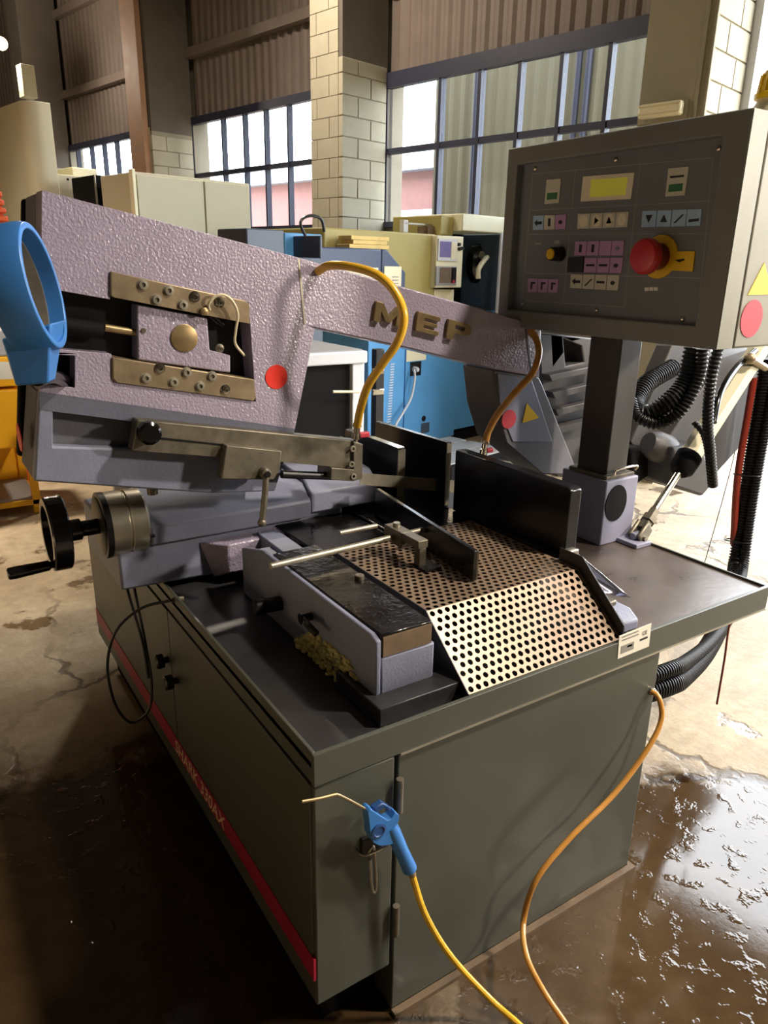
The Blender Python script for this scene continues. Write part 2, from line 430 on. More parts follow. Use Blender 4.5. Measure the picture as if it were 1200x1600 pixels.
# windows
def window(i, s0, s1, mull, frame_mat, thick=.035, head=.10):
    w = ob('window_%d' % i, [wbox(s0, s1, -.06, .02, WT-head, WT), wbox(s0, s1, -.06, .04, WB, WB+.06)], frame_mat, smooth=False, kind=ST)
    xs = [s0] + mull + [s1]
    for m_ in xs: ob('mullion', wbox(m_-thick, m_+thick, -.07, .01, WB, WT-head), frame_mat, w, smooth=False)
    ob('transom', wbox(s0, s1, -.06, .0, WM-.03, WM+.03), frame_mat, w, smooth=False)
    for a, b in zip(xs, xs[1:]):
        ob('pane', wbox(a+thick, b-thick, -.033, -.027, WB+.06, WM-.03), 'glass', w, smooth=False)
        ob('pane', wbox(a+thick, b-thick, -.033, -.027, WM+.03, WT-head), 'glass', w, smooth=False)
    return w
window(1, 3.1, 6.5, [ws(p, 225, 0)[0] for p in (940, 868, 805, 745, 685)], 'navy_frame', .02, .15)
window(2, 7.0, 10.53, [ws(p, 200, 0)[0] for p in (450, 414, 381, 347)], 'navy_frame', .015)
window(3, 11.03, 14.8, [ws(p, 220, 0)[0] for p in (180, 160, 140, 118)], 'navy_frame', .016)
# door jamb trim of the opening
ob('trim_1', [wbox(2.52, 2.595, -.26, .06, 0, DOOR[2])], 'white_top', smooth=False, kind=ST)
# outdoors
ob('ground', wbox(-40, 60, -.25, -60, -.06, -.02), 'yard', smooth=False, kind=ST)
nb = thing('neighbouring_shed', W(6.5, -3.2, 0), 'beige corrugated metal shed seen through the wide blue-framed window', 'building')
ob('wall', wbox(4.2, 8.62, -3.25, -6, 0, 7), 'ext_beige', nb, smooth=False)
cladding(4.2, 8.62, 0, 7, -3.2, 'corrugated_sheet', nb, 'ext_beige', .22, .03)
for sp in (7.75, 6.05, 5.9): ob('downpipe', cyl(W(sp, -3.12, 0), W(sp, -3.12, 7), .04, 8), 'navy_frame', nb)
ob('roof', wbox(4.0, 8.75, -3.0, -6.2, 7, 7.12), 'ext_roof', nb, smooth=False)
rb = thing('red_building', W(16, -9, 0), 'low reddish building with pale pitched roof seen through the narrow-paned window', 'building')
ob('wall', wbox(11.5, 24, -9, -14, 0, 4.1), 'ext_red', rb, smooth=False)
ob('roof', gen_prism([(-8.6, 4.05), (-14.4, 4.05), (-11.5, 5.1)], [], lambda p: tuple(W(11.3, p[0], p[1])), lambda p: tuple(W(24.2, p[0], p[1]))), 'ext_roof', rb, smooth=False)
gb = thing('grey_lean_to', W(10, -7, 0), 'low shed with sloping grey metal roof seen through the windows', 'building')
ob('wall', wbox(9.6, 15.5, -6.5, -8, 0, 2.35), 'ext_roof', gb, smooth=False)
for k in range(7): ob('roof_sheet', gen_prism([(-6.2, 2.3), (-8.2, 3.0), (-8.2, 3.05), (-6.2, 2.35)], [], lambda p: tuple(W(9.4+k*.9, p[0], p[1])), lambda p: tuple(W(9.4+k*.9+.86, p[0], p[1]))), 'ext_roof', gb, smooth=False)
# bulkhead light on the near pier
s_, z_ = ws(1040, 172, PD); bl = thing('bulkhead_light', W(s_, PD+.02, z_), 'ribbed rectangular bulkhead light fixed to the pier above the control box', 'wall light')
(sa, za), (sb, zb_) = ws(1005, 190, PD), ws(1075, 158, PD)
za, zb_ = min(za, zb_), max(za, zb_)
ob('back_plate', wbox(sb-.02, sa+.02, PD+.016, PD+.04, za-.03, zb_+.01), 'pier_paint', bl, bevel=.004)
ob('diffuser', wbox(sb, sa, PD+.04, PD+.11, za, zb_), 'lens', bl, bevel=.02)
for k in range(2): ob('rib', wbox(sb+.0, sa, PD+.105, PD+.116, za+.03+.05*k, za+.037+.05*k), 'cream', bl)
# ================================================================== BAND SAW
saw = thing('band_saw', (.5, .6, 0), 'large lilac and dark grey metal-cutting band saw with raised bow', 'band saw')
# ---- base cabinet
CW = 1.05; TZ = .814; RZ = .742
cab = ob('base_cabinet', [box(.2, CW, .004, 2.0, .012, RZ), box(0.004, .2, .03, 2.0, .17, RZ)], 'olive', saw, bevel=.003)
ob('cabinet_door', box(0, .188, 0, .03, .165, RZ-.006), 'olive', cab, bevel=.003)
ob('floor_flange', prism('Z', [(.2, -.014), (CW+.014, -.014), (CW+.014, 2.0), (CW, 2.0), (CW, .004), (.2, .004)], 0, .012), 'rust_side', cab)
ob('side_door', box(-.004, .004, .012, .90, .262, .738), 'olive', cab, bevel=.002)
ob('side_door', box(-.004, .004, .906, 1.98, .262, .738), 'olive', cab, bevel=.002)
ob('plinth', box(.05, .2, .08, 1.95, 0, .17), 'black_matte', cab)
ob('side_skirt', box(-.001, .006, .004, 2.0, .17, .235), 'olive', cab)
stripe = ob('side_stripe', box(-.006, .002, .002, 1.98, .238, .300), 'crimson', cab, label='crimson stripe with tan lettering')
ob('stripe_print', text_on('SHARK 330AX', .066, (-.0065, .93, .246), (0, -1, 0), (0, 0, 1), .0006, .25), 'print_tan', cab, smooth=False)
for py in (.32, .62): pass
for (zz, yy) in ((.56, .94), (.53, .86)):
    ob('latch_knob', lathe((-.004, yy, zz), (-1, 0, 0), [(0, .010), (.012, .010), (.014, .022), (.034, .022), (.038, .016)], 10), 'black', cab)
for z0 in (.60, .26):
    ob('hinge', [cyl((.196, -.010, z0), (.196, -.010, z0+.085), .008, 12)], 'steel_dark', cab)
# coat hook with a hanging clip
hk = at(575, 1300, 'Y', 0)
ob('hook_bracket', [box(hk.x-.02, hk.x+.03, -.012, 0, hk.z-.045, hk.z-.005)], 'black', cab, bevel=.002)
ob('hook', tube([(hk.x-.035, -.002, hk.z-.02), (hk.x-.03, -.03, hk.z-.022), (hk.x, -.045, hk.z-.01), (hk.x+.03, -.05, hk.z)], .0025, 6), 'chrome', cab)
c0 = at(580, 1330, 'Y', -.012); c1 = at(584, 1388, 'Y', -.012)
ob('hanging_clip', tube([(c0.x-.007, -.012, c0.z), (c0.x, -.012, c0.z+.008), (c0.x+.007, -.012, c0.z), (c1.x+.006, -.012, c1.z), (c1.x-.004, -.012, c1.z), (c0.x-.003, -.012, c0.z-.02)], .0035, 6, 4), 'steel', cab)
# ---- table tray
rim = .008
tray = ob('table_tray', [box(0, 1.53, 0, 1.35, .778, .790)], 'tray', saw)
ob('rim_lip', box(.2, 1.53, -.006, .004, RZ-.004, RZ), 'edge_highlight', tray)  # rim lip in a bright colour that stands for its edge highlight
ob('rim_front', box(-.002, 1.53, -.004, rim, RZ, TZ), 'olive', tray, bevel=.0015)
ob('rim_side', box(0, rim, rim, 1.35, RZ, TZ), 'olive', tray, bevel=.0015)
ob('rim_side', box(1.53-rim, 1.53, rim, .95, RZ, TZ), 'olive', tray, bevel=.0015)
ob('wing_plate', box(.93, 1.53-rim, rim, .95, .790, .806), 'tray_rust', tray)
ob('wing_underside', box(1.05, 1.52, .01, .94, RZ, .777), 'black_matte', tray)
# data plate on the front rim
dp = at2([(968, 994), (1018, 974), (1014, 1010), (965, 1030)], 'Y', -.0055)
ob('data_plate', prism('Y', dp, -.0055, -.004), 'paper', tray, label='printed white data plate')
def onrim(q, name, mt, off=-.0062): ob(name, prism('Y', at2(q, 'Y', off), off, off+.0006), mt, tray, smooth=False)
onrim([(971, 1010), (991, 1002), (990, 1014), (970, 1022)], 'plate_print', 'grey_print')
onrim([(980, 1009), (988, 1006), (988, 1009), (980, 1012)], 'plate_print', 'glyph')
onrim([(1000, 999), (1012, 994), (1012, 997), (1000, 1002)], 'plate_print', 'glyph')
for r0 in (0, 5): onrim([(972, 995+r0), (998, 985+r0), (998, 987+r0), (972, 997+r0)], 'plate_print', 'grey_print')
ce0 = at(1003, 993, 'Y', -.0062)
ob('plate_print', text_on('CE', .016, (ce0.x, -.0064, ce0.z), (1, 0, 0), (0, 0, 1), .0003), 'glyph', tray, smooth=False)
# ---- chute of perforated sheet
CX0, CX1 = .385, .88; CY = .17; CZ = .948
def perforated(x0, x1, pa, pb, pitch, r):
    # sheet between edges pa (front) and pb (back): both (y, z)
    L = math.hypot(pb[0]-pa[0], pb[1]-pa[1]); row = pitch * .866; nr = max(1, int(L/row)); row = L/nr
    nc = int((x1-x0)/pitch); px_ = (x1-x0)/nc
    v = []; f = []; idx = {}
    def P(x, d):
        x = min(max(x, x0), x1); k = (round(x, 6), round(d, 6))
        if k not in idx:
            t = d/L; idx[k] = len(v); v.append((x, pa[0]+(pb[0]-pa[0])*t, pa[1]+(pb[1]-pa[1])*t))
        return idx[k]
    for j in range(nr):
        off = 0 if j % 2 == 0 else px_/2; dm = (j+.5)*row
        cols = nc if j % 2 == 0 else nc-1
        if j % 2:
            f.append((P(x0, j*row), P(x0+off, j*row), P(x0+off, (j+1)*row), P(x0, (j+1)*row)))
            f.append((P(x1-off, j*row), P(x1, j*row), P(x1, (j+1)*row), P(x1-off, (j+1)*row)))
        for i in range(cols):
            a = x0+off+i*px_; b = a+px_; cxx = (a+b)/2
            ring = [P(cxx+r*math.cos(math.pi*(k+.5)/4), dm+r*math.sin(math.pi*(k+.5)/4)) for k in range(8)]
            A = P(a, j*row); B = P(b, j*row); C_ = P(b, (j+1)*row); D = P(a, (j+1)*row)
            # ring index order: 0 right-up,1 up-right,2 up-left,3 left-up,4 left-down,5 down-left,6 down-right,7 right-down
            f += [(B, C_, ring[0], ring[7]), (C_, ring[1], ring[0]), (C_, D, ring[2], ring[1]), (D, ring[3], ring[2]), (D, A, ring[4], ring[3]), (A, ring[5], ring[4]), (A, B, ring[6], ring[5]), (B, ring[7], ring[6])]
    return v, f
def solid(o, th, off=-1):
    s = o.modifiers.new('thickness', 'SOLIDIFY'); s.thickness = th; s.offset = off
chute = ob('chute', perforated(CX0, CX1, (.006, .816), (CY, CZ), .0215, .0072), 'perf', saw, smooth=False, label='perforated metal chute'); solid(chute, .002)
o = ob('chute_shelf', perforated(CX0, CX1, (CY, CZ), (.62, CZ), .0215, .0072), 'perf', chute, smooth=False); solid(o, .002)
ob('chute_cheek', prism('X', [(.004, .80), (.004, .852), (.16, .985), (.24, .985), (.24, .90)], CX1, CX1+.004), 'tray', chute, bevel=.001)
ob('chute_cheek', prism('X', [(.004, .80), (.004, .818), (CY, CZ+.002), (.62, CZ+.002), (.62, .90), (.2, .80)], CX0-.004, CX0), 'tray', chute, bevel=.001)
ob('drip_pan', box(CX0+.002, CX1-.002, .02, .62, .792, .80), 'black_matte', chute)
# ---- left vise body beside the chute
vb = ob('vise_body', [prism('X', [(.085, .835), (.085, .918), (.80, .918), (.80, .79), (.14, .79), (.10, .81)], .206, .345), prism('X', [(.085, .835), (.085, .962), (.11, .970), (.66, .970), (.80, .93), (.80, .79), (.14, .79), (.10, .81)], .192, .206), box(.28, .345, .64, .90, .79, .93)], 'lilac_smooth', saw, bevel=.004)
ob('plinth', prism('Z', [(.172, .035), (.43, .035), (.43, .10), (.345, .10), (.345, .30), (.172, .22)], .79, .834), 'tray', vb, bevel=.003)
ob('wear_plate', box(.207, .338, .088, .62, .918, .972), 'oily_plate', vb, bevel=.003)
ob('plate_end', box(.21, .335, .084, .09, .921, .966), 'rust_side', vb)
ob('cap_screw', lathe((.318, .36, .972), (0, 0, 1), [(0, .012), (.010, .012), (.012, .009)], 14), 'steel_dark', vb)
k0 = at(440, 942, 'X', .195)
ob('clamp_knob', lathe((.196, k0.y, k0.z), (-1, .15, 0), [(0, .02), (.045, .02), (.05, .024), (.07, .024), (.075, .02)], 14), 'black', vb)
k1 = at(486, 963, 'X', .19)
ob('clamp_lever', [lathe((.195, k1.y, k1.z), (-1, 0, 0), [(0, .010), (.03, .010), (.034, .014)], 12), tube([(.170, k1.y, k1.z), (.160, k1.y-.04, k1.z+.004), (.165, k1.y-.075, k1.z-.006)], .008, 8, 5)], 'black_gloss', vb)
# swarf packed along the flank
V = []; F = []
for k in range(420):
    yy = random.uniform(.11, .44); hmax = .075*min(1, (yy-.09)/.1)*min(1, (.47-yy)/.12); zz = .79 + random.uniform(0, 1)*hmax; xx = .1915 - random.uniform(0, .010)*(1-(zz-.79)/.09)
    r = random.uniform(.003, .007); v_, f_ = ball((xx, yy, zz), r, 1, 1.6, .8, 6); kk = len(V); V += v_; F += [tuple(i+kk for i in q) for q in f_]
ob('swarf', (V, F), 'dust', vb, smooth=False, kind='stuff', label='yellowish packed swarf')
# ---- stop rod and its bracket
ra = Vector((.138, .48, 1.0)); rb_ = Vector((.62, .505, 1.0))
ob('stop_rod', cyl(ra, rb_, .0085, 14), 'steel', saw)
def along(t): return ra.lerp(rb_, t)
q = along(.80)
br = ob('stop_bracket', [box(q.x-.018, q.x+.018, q.y-.045, q.y+.04, .982, 1.026)], 'steel_dark', saw, bevel=.003)
ob('bracket_arm', box(q.x-.016, q.x+.016, q.y-.12, q.y-.045, 1.004, 1.026), 'steel_dark', br, bevel=.002)
ob('bracket_leg', box(q.x-.010, q.x+.012, q.y-.118, q.y-.094, .95, 1.004), 'steel_dark', br, bevel=.002)
ob('bracket_foot', box(q.x-.012, q.x+.04, q.y-.15, q.y-.09, .9495, .955), 'black', br)
ob('bracket_screw', lathe((q.x, q.y+.005, 1.026), (0, 0, 1), [(0, .010), (.012, .010)], 10), 'steel', br)
ob('stop_rod', cyl((.40, .60, 1.0), (.52, .60, 1.0), .007, 12), 'steel', saw)
# ---- vise bed and jaws
bed = ob('vise_bed', [box(.62, .93, .27, 1.35, .79, .938), box(.36, .62, .62, 1.35, .79, .93)], 'oily_plate', saw, bevel=.004)
def slab(p, thick, z0a, z1a, z0b, z1b):
    (xa, ya), (xb, yb) = p; d = Vector((xb-xa, yb-ya, 0)).normalized(); n = Vector((-d.y, d.x, 0))*thick
    return hexa([(xa, ya, z0a), (xb, yb, z0b), (xb+n.x, yb+n.y, z0b), (xa+n.x, ya+n.y, z0a)], [(xa, ya, z1a), (xb, yb, z1b), (xb+n.x, yb+n.y, z1b), (xa+n.x, ya+n.y, z1a)])
tj = at(748, 860, 'Y', .24)
lj = ob('vise_jaw', slab([(tj.x, .24), (.675, .83)], .014, .952, tj.z, .942, 1.03), 'jaw', saw, bevel=.002, label='low black jaw plate with bright edge')
rj = ob('vise_jaw', prism('X', [(.25, .945), (.25, 1.135), (.262, 1.143), (.748, 1.143), (.748, .94)], .912, .955), 'jaw', saw, bevel=.003, label='tall black jaw plate')
ob('jaw_corner', box(.905, .957, .238, .252, .93, .965), 'steel', rj, bevel=.004)
ob('vise_jaw', prism('X', [(.785, .94), (.785, 1.16), (1.22, 1.152), (1.22, .94)], .905, .925), 'jaw', saw, bevel=.002, label='rear black jaw plate behind the blade')
rl = ob('vise_jaw', prism('X', [(.875, .94), (.875, 1.135), (1.22, 1.135), (1.22, .94)], .775, .805), 'jaw', saw, bevel=.003, label='rear black jaw plate with bright strip on top')
ob('jaw_edge', box(.776, .804, .873, .876, .945, 1.13), 'steel', rl)
ob('jaw_edge', box(.777, .803, .88, 1.06, 1.1352, 1.1375), 'chrome', rl)
ob('jaw_edge', box(.906, .924, .783, .786, .945, 1.155), 'steel', rj)
ob('jaw_edge', slab([(tj.x, .238), (tj.x+.002, .2405)], .0138, .955, tj.z-.002, .955, tj.z-.002), 'steel', lj)
# ---- swivel casting and vise beam under the bow
cast = ob('swivel_casting', [hexa([(-.118, .93, .816), (.60, .93, .792), (.60, 1.35, .792), (-.118, 1.35, .816)], [(-.118, .93, .975), (.60, .93, .975), (.60, 1.35, .975), (-.118, 1.35, .975)])], 'lilac_smooth', saw, bevel=.008)
ob('vise_beam', [prism('X', [(.90, .945), (.90, 1.0), (.955, 1.045), (1.30, 1.075), (1.30, .945)], -.03, .47), prism('X', [(.905, .955), (.905, 1.02), (.955, 1.06), (1.30, 1.09), (1.30, .955)], .47, .72)], 'lilac_smooth', cast, bevel=.006)
ob('wedge_block', hexa([(.175, .865, .832), (.42, .865, .812), (.60, .93, .80), (.15, .93, .80)], [(.18, .865, .92), (.57, .865, .925), (.60, .93, .93), (.11, .93, .92)]), 'lilac', cast, bevel=.005)
ob('oil_plug', lathe((-.026, .899, .975), (0, -1, 0), [(0, .006), (.003, .005)], 10), 'black', cast)
# drum and handwheel
AX = Vector((-.03, .985, 1.0))
drum = ob('index_drum', lathe(AX, (-1, 0, 0), [(-.01, .05), (0, .086), (.006, .092), (.045, .092), (.048, .088), (.052, .088), (.055, .092), (.10, .092), (.102, .088)], 40), 'alu', saw)
ob('drum_band', lathe(AX+Vector((-.100, 0, 0)), (-1, 0, 0), [(0, .0935), (.016, .0935), (.018, .085)], 40), 'black', drum)
ob('drum_face', lathe(AX+Vector((-.1185, 0, 0)), (-1, 0, 0), [(0, .083), (.002, .080)], 40), 'steel_dark', drum)
hw = ob('handwheel', lathe(AX+Vector((-.205, 0, 0)), (-1, 0, 0), [(0, .072), (.0, .098), (.004, .102), (.044, .102), (.048, .097), (.048, .078), (.018, .072), (.016, .03), (.03, .026), (.032, .01)], 40), 'black_gloss', drum)
ob('wheel_hub', [lathe(AX+Vector((-.118, 0, 0)), (-1, 0, 0), [(0, .022), (.045, .022), (.05, .03), (.075, .03), (.08, .02), (.09, .02)], 18)], 'black_gloss', drum)
ob('crank_handle', lathe(AX+Vector((-.235, -.015, -.082)), (-1, -.04, -.02), [(0, .008), (.02, .009), (.026, .014), (.11, .017), (.125, .016), (.128, .012)], 16), 'black_gloss', drum)
# cables hanging from the drum
def pts(*q): return [at(*a) for a in q]
ob('control_cable', tube(pts((198, 868, 'Y', .99), (212, 930, 'Y', .96), (228, 1010, 'Y', .92), (237, 1070, 'Y', .9), (232, 1110, 'Y', .9), (205, 1129, 'Y', .92), (180, 1100, 'Y', .94), (168, 1040, 'Y', .93), (182, 985, 'Y', .90), (222, 950, 'Y', .88), (268, 938, 'Y', .84)), .0042, 8, 10), 'black', saw)
ob('control_cable', tube(pts((186, 868, 'Y', .99), (200, 925, 'Y', .96), (222, 1000, 'Y', .92), (232, 1060, 'Y', .9)), .0042, 8, 8), 'black', saw)
ee = at(270, 938, 'Y', .84); ob('cable_gland', lathe(ee, (1, 0, -.1), [(-.004, .007), (.012, .009), (.03, .009)], 10), 'steel_dark', saw)
# ---- bow
YB = .78
HT = at2([(65, 297), (465, 402), (476, 507), (492, 514), (461, 670), (62, 612)], 'Y', YB)
h1 = at2([(172, 425), (388, 473), (400, 628), (178, 592), (174, 553), (82, 545), (82, 452), (172, 468)], 'Y', YB)
h2 = at2([(58.5+5, 553), (117, 556), (117, 606), (66, 600)], 'Y', YB)
bow = ob('bow', [prism('Y', HT, YB, .85, [h1, h2])], 'lilac', saw, bevel=.003, label='lilac hammer-finish saw bow')
ob('bow_back', [prism('Y', HT, .8502, 1.0)], 'grey_cast', bow, bevel=.006)
ob('rear_guard', prism('Y', [(p[0]-.004, p[1]) for p in at2([(63, 299), (110, 309), (100, 745), (52, 745)], 'Y', YB)], 1.0, 1.03), 'black_matte', bow, bevel=.008)
ob('recess_shade', prism('Y', at2([(84, 440), (405, 470), (410, 632), (84, 600)], 'Y', .849), .846, .8498), 'black', bow)  # black sheets added to stand for shade inside the recess and pocket
ob('recess_shade', prism('Y', at2([(60, 548), (120, 552), (120, 608), (62, 604)], 'Y', .849), .838, .8498), 'black_matte', bow)
LO = at2([(62, 612), (461, 670), (430, 768), (327, 771), (53, 752)], 'Y', .795)
pk = at2([(83, 641), (330, 657), (330, 706), (83, 697)], 'Y', .795)
low = ob('lower_guard', prism('Y', LO, .795, .83, [pk]), 'lilac_smooth', bow, bevel=.005)
ob('lower_guard_back', prism('Y', LO, .8302, .99), 'grey_cast', bow, bevel=.006)
a_ = at2([(62, 612), (461, 670)], 'Y', YB); b_ = at2([(62, 640), (455, 690)], 'Y', .795)
ob('lower_chamfer', hexa([(a_[0][0], YB, a_[0][1]), (a_[1][0], YB, a_[1][1]), (a_[1][0], .80, a_[1][1]), (a_[0][0], .80, a_[0][1])], [(b_[0][0], .794, b_[0][1]), (b_[1][0], .794, b_[1][1]), (b_[1][0], .80, b_[1][1]), (b_[0][0], .80, b_[0][1])]), 'lilac_smooth', bow)
BT = at2([(455, 399), (776, 489), (846, 509), (843, 590), (822, 586), (772, 577), (640, 545), (470, 508)], 'Y', .795)
beam = ob('beam', prism('Y', BT, .795, .95), 'lilac', bow, bevel=.005)
sm = at2([(819, 505), (821.5, 505), (831, 578), (828.5, 578)], 'Y', .7945)
ob('beam_seam', prism('Y', sm, .7935, .7950), 'grey_cast', bow)
st = at2([(465, 403), (468, 404), (478, 507), (475, 507)], 'Y', .779)
ob('plate_edge_glint', prism('Y', st, .7785, .7798), 'edge_highlight', bow)  # thin bright strip laid in as the highlight along the plate edge
# rear arm of the bow with stickers
RA = at2([(770, 577), (843, 590), (848, 600), (905, 742), (850, 742), (790, 690), (776, 640)], 'Y', .80)
arm = ob('pivot_arm', prism('Y', RA, .80, .96), 'grey_cast', bow, bevel=.006)
ob('pivot_arm_cover', prism('Y', at2([(776, 583), (830, 594), (862, 690), (800, 690), (780, 640)], 'Y', .80), .795, .801), 'lilac_smooth', bow, bevel=.002)
HC = at2([(842, 520), (940, 530), (940, 750), (870, 745), (848, 620)], 'Y', .90); hole = at2([(880, 528), (908, 540), (913, 566), (884, 572)], 'Y', .90)
hc = ob('pivot_housing', prism('Y', HC, .90, 1.06, [hole]), 'arm_grey', saw, bevel=.005)
for k in range(4):
    ya = 578 + k*27
    fn = at2([(858+k*5, ya+8), (930, ya-6), (930, ya+2), (862+k*5, ya+18)], 'Y', .86)
    ob('cooling_fin', prism('Y', fn, .86, .91), 'arm_grey', hc, bevel=.003)
def sticker(name, px, py, rx, ry, ax, v, mt, parent, lab=None):
    cpt = at(px, py, ax, v); e = at(px+rx, py, ax, v); g = at(px, py+ry, ax, v); k = {'X': (1, 2), 'Y': (0, 2)}[ax]
    r1 = abs(e[k[0]]-cpt[k[0]]); r2 = abs(g[k[1]]-cpt[k[1]])
    return ob(name, prism(ax, disc_pts(cpt[k[0]], cpt[k[1]], (r1+r2)/2), v-.0012, v), mt, parent, smooth=False, label=lab)
sticker('round_sticker', 432, 589, 17.5, 18.5, 'Y', YB-.0005, 'red_sticker', bow, 'round red sticker')
sticker('round_sticker', 795, 655, 11.5, 14, 'Y', .7945, 'red_dull', bow, 'round dark red sticker')
ob('triangle_sticker', prism('Y', at2([(823, 630), (842, 653), (816, 661)], 'Y', .7945), .7933, .7945), 'yellow_sticker', bow, smooth=False)
xl = at(48, 702, 'X', -.325)
ob('round_sticker', [gen_prism(disc_pts(0, 0, .034), [], lambda p: (-.3275+.0, .87+p[0], xl.z+p[1]), lambda p: (-.33, .87+p[0], xl.z+p[1]))], 'red_sticker', bow, smooth=False)
# guide rails of the tensioner with cap screws
def zz4(p): return (150+p[0]/4.444, 400+p[1]/4.444)
rt = at2([zz4(p) for p in [(95, 105), (1035, 310), (1060, 335), (1060, 470), (110, 285), (95, 270)]], 'Y', YB)
rbm = at2([zz4(p) for p in [(108, 700), (1095, 855), (1105, 985), (1085, 1003), (135, 875), (112, 845)]], 'Y', YB)
for rp in (rt, rbm): ob('guide_rail', prism('Y', rp, YB-.006, .846), 'brass_dull', bow, bevel=.0025, label='bronze-coloured steel guide rail')
for p in [(325,200),(505,240),(685,283),(857,318),(420,303),(603,340),(443,778),(630,808),(805,835),(347,848),(540,875),(722,903),(898,928)]:
    c = at(*zz4(p), 'Y', YB-.006)
    ob('cap_screw', lathe(c, (0, -1, 0), [(-.001, .0135), (.001, .0135), (.0012, .0105), (.006, .010), (.0065, .0055), (.002, .005)], 16), 'chrome' if random.random() < .3 else 'steel', bow)
sl = at2([zz4(p) for p in [(285, 335), (775, 430), (792, 655), (935, 690), (935, 812), (290, 722)]], 'Y', .79)
ob('tension_slider', prism('Y', sl, .79, .845), 'lilac', bow, bevel=.004)
c = at(*zz4((612, 570)), 'Y', .79); ob('brass_disc', lathe(c, (0, -1, 0), [(-.002, .034), (.003, .034), (.004, .032)], 36), 'brass', bow)
c = at(*zz4((330, 517)), 'Y', .79); ob('cap_screw', lathe(c, (0, -1, 0), [(0, .006), (.003, .006)], 12), 'steel_dark', bow)
ob('tension_screw', cyl(at(*zz4((60, 497)), 'Y', .81), at(*zz4((290, 535)), 'Y', .81), .009, 14), 'brass', bow)
ob('tension_shaft', cyl(at(86, 507, 'Y', .815), at(160, 517, 'Y', .815), .02, 16), 'black_matte', bow)
ob('sensor_plug', [lathe(at(*zz4((775, 380)), 'Y', .79), at(*zz4((905, 500)), 'Y', .80)-at(*zz4((775, 380)), 'Y', .79), [(0, .006), (.012, .008), (.012, .011), (.04, .011), (.04, .008), (.055, .008)], 12)], 'black_gloss', bow)
ob('sensor_nut', lathe(at(*zz4((745, 385)), 'Y', .775), (0, -1, 0), [(0, .010), (.01, .010), (.012, .006)], 10), 'brass', bow)
ob('sensor_nut', lathe(at(*zz4((850, 640)), 'Y', .82), (0, -1, 0), [(0, .012), (.01, .012), (.012, .006)], 12), 'steel_dark', bow)
ob('sensor_wire', tube([at(*zz4(p), 'Y', y) for p, y in [((800, 400), .785), ((783, 335), .765), ((835, 278), .755), ((900, 275), .75), ((955, 325), .75), ((985, 410), .755), ((970, 520), .765), ((968, 610), .775), ((1030, 692), .80)]], .0035, 8, 8), 'cream', bow)
# raised letters on the beam: M E P
def letter(shape, o, u, w):
    o = at(*o, 'Y', .795); u = at(*u, 'Y', .795)-o; w = at(*w, 'Y', .795)-o
    outl, holes = shape
    lift = lambda y: (lambda p: (o.x+u.x*p[0]+w.x*p[1], y, o.z+u.z*p[0]+w.z*p[1]))
    ob('raised_letter', gen_prism(outl, holes, lift(.783), lift(.7955)), 'brass', bow, bevel=.0015, smooth=False, label='raised brass letter')
LM = ([(0,0),(.22,0),(.22,.55),(.42,.1),(.58,.1),(.78,.55),(.78,0),(1,0),(1,1),(.75,1),(.5,.45),(.25,1),(0,1)], [])
LE = ([(0,0),(1,0),(1,.24),(.32,.24),(.32,.40),(.9,.40),(.9,.60),(.32,.60),(.32,.76),(1,.76),(1,1),(0,1)], [])
LP = ([(0,0),(.3,0),(.3,.34),(.75,.34),(.92,.42),(1,.55),(1,.80),(.92,.93),(.75,1),(0,1)], [[(.3,.56),(.65,.56),(.72,.62),(.72,.74),(.65,.79),(.3,.79)]])
letter(LM, (580.5, 501), (624, 511.5), (585, 470)); letter(LE, (646, 516), (681, 525), (650, 486)); letter(LP, (694, 527.5), (730, 536), (698, 498))
# ---- guide bar, carriage, lever and blade
YG = .745
gb_ = ob('guide_bar', prism('Y', at2([(215, 656), (560, 689), (556, 733), (440, 722), (207, 704)], 'Y', YG), YG, .79), 'steel_dark', bow, bevel=.003)
ob('guide_bar_groove', prism('Y', at2([(232, 681), (350, 694), (350, 697), (232, 685)], 'Y', YG-.0005), YG-.0008, YG), 'black', bow)
cr = ob('guide_carriage', prism('Y', at2([(354, 696), (441, 705), (438, 733), (428, 750), (346, 749)], 'Y', .715), .715, .75), 'steel_dark', bow, bevel=.003)
c = at(412, 738, 'Y', .715)
e_ = at(407, 815, 'Y', .70)
ob('clamp_lever', [lathe((c.x, .716, c.z), (0, -1, 0), [(0, .016), (.02, .014), (.024, .010)], 16), tube([(c.x, .698, c.z), (c.x*.6+e_.x*.4, .692, c.z*.6+e_.z*.4), (e_.x, .69, e_.z)], .0085, 10, 6), ball((e_.x, .69, e_.z), .0125)], 'steel_dark', bow)
ob('lever_screw', lathe((c.x, .692, c.z), (0, -1, 0), [(0, .008), (.005, .008)], 10), 'black', bow)
c = at(229, 674, 'Y', YG); ob('clamp_knob', [lathe((c.x, YG, c.z), (0, -1, 0), [(0, .018), (.008, .018)], 12), lathe((c.x, YG-.008, c.z), (0, -1, 0), [(0, .020)] + [(.003, .029), (.022, .029), (.027, .022)], 11)], 'black_gloss', bow)
gh = ob('blade_guide', prism('Y', at2([(553, 690), (567, 694), (566, 748), (552, 752), (517, 750), (518, 731), (553, 734)], 'Y', .735), .735, .82), 'steel_dark', bow, bevel=.002)
for p in [(551, 701), (549, 725), (552, 744)]:
    c = at(*p, 'Y', .735); ob('cap_screw', lathe((c.x, .737, c.z), (0, -1, 0), [(0, .009), (.006, .009), (.0065, .005), (.002, .0045)], 14), 'steel', bow)
ob('guide_rod', cyl(at(440, 741, 'Y', .77), at(520, 744, 'Y', .77), .012, 12), 'black', bow)
bd = at2([(562, 739), (702, 750), (900, 766), (900, 785), (702, 769), (562, 757)], 'Y', .835)
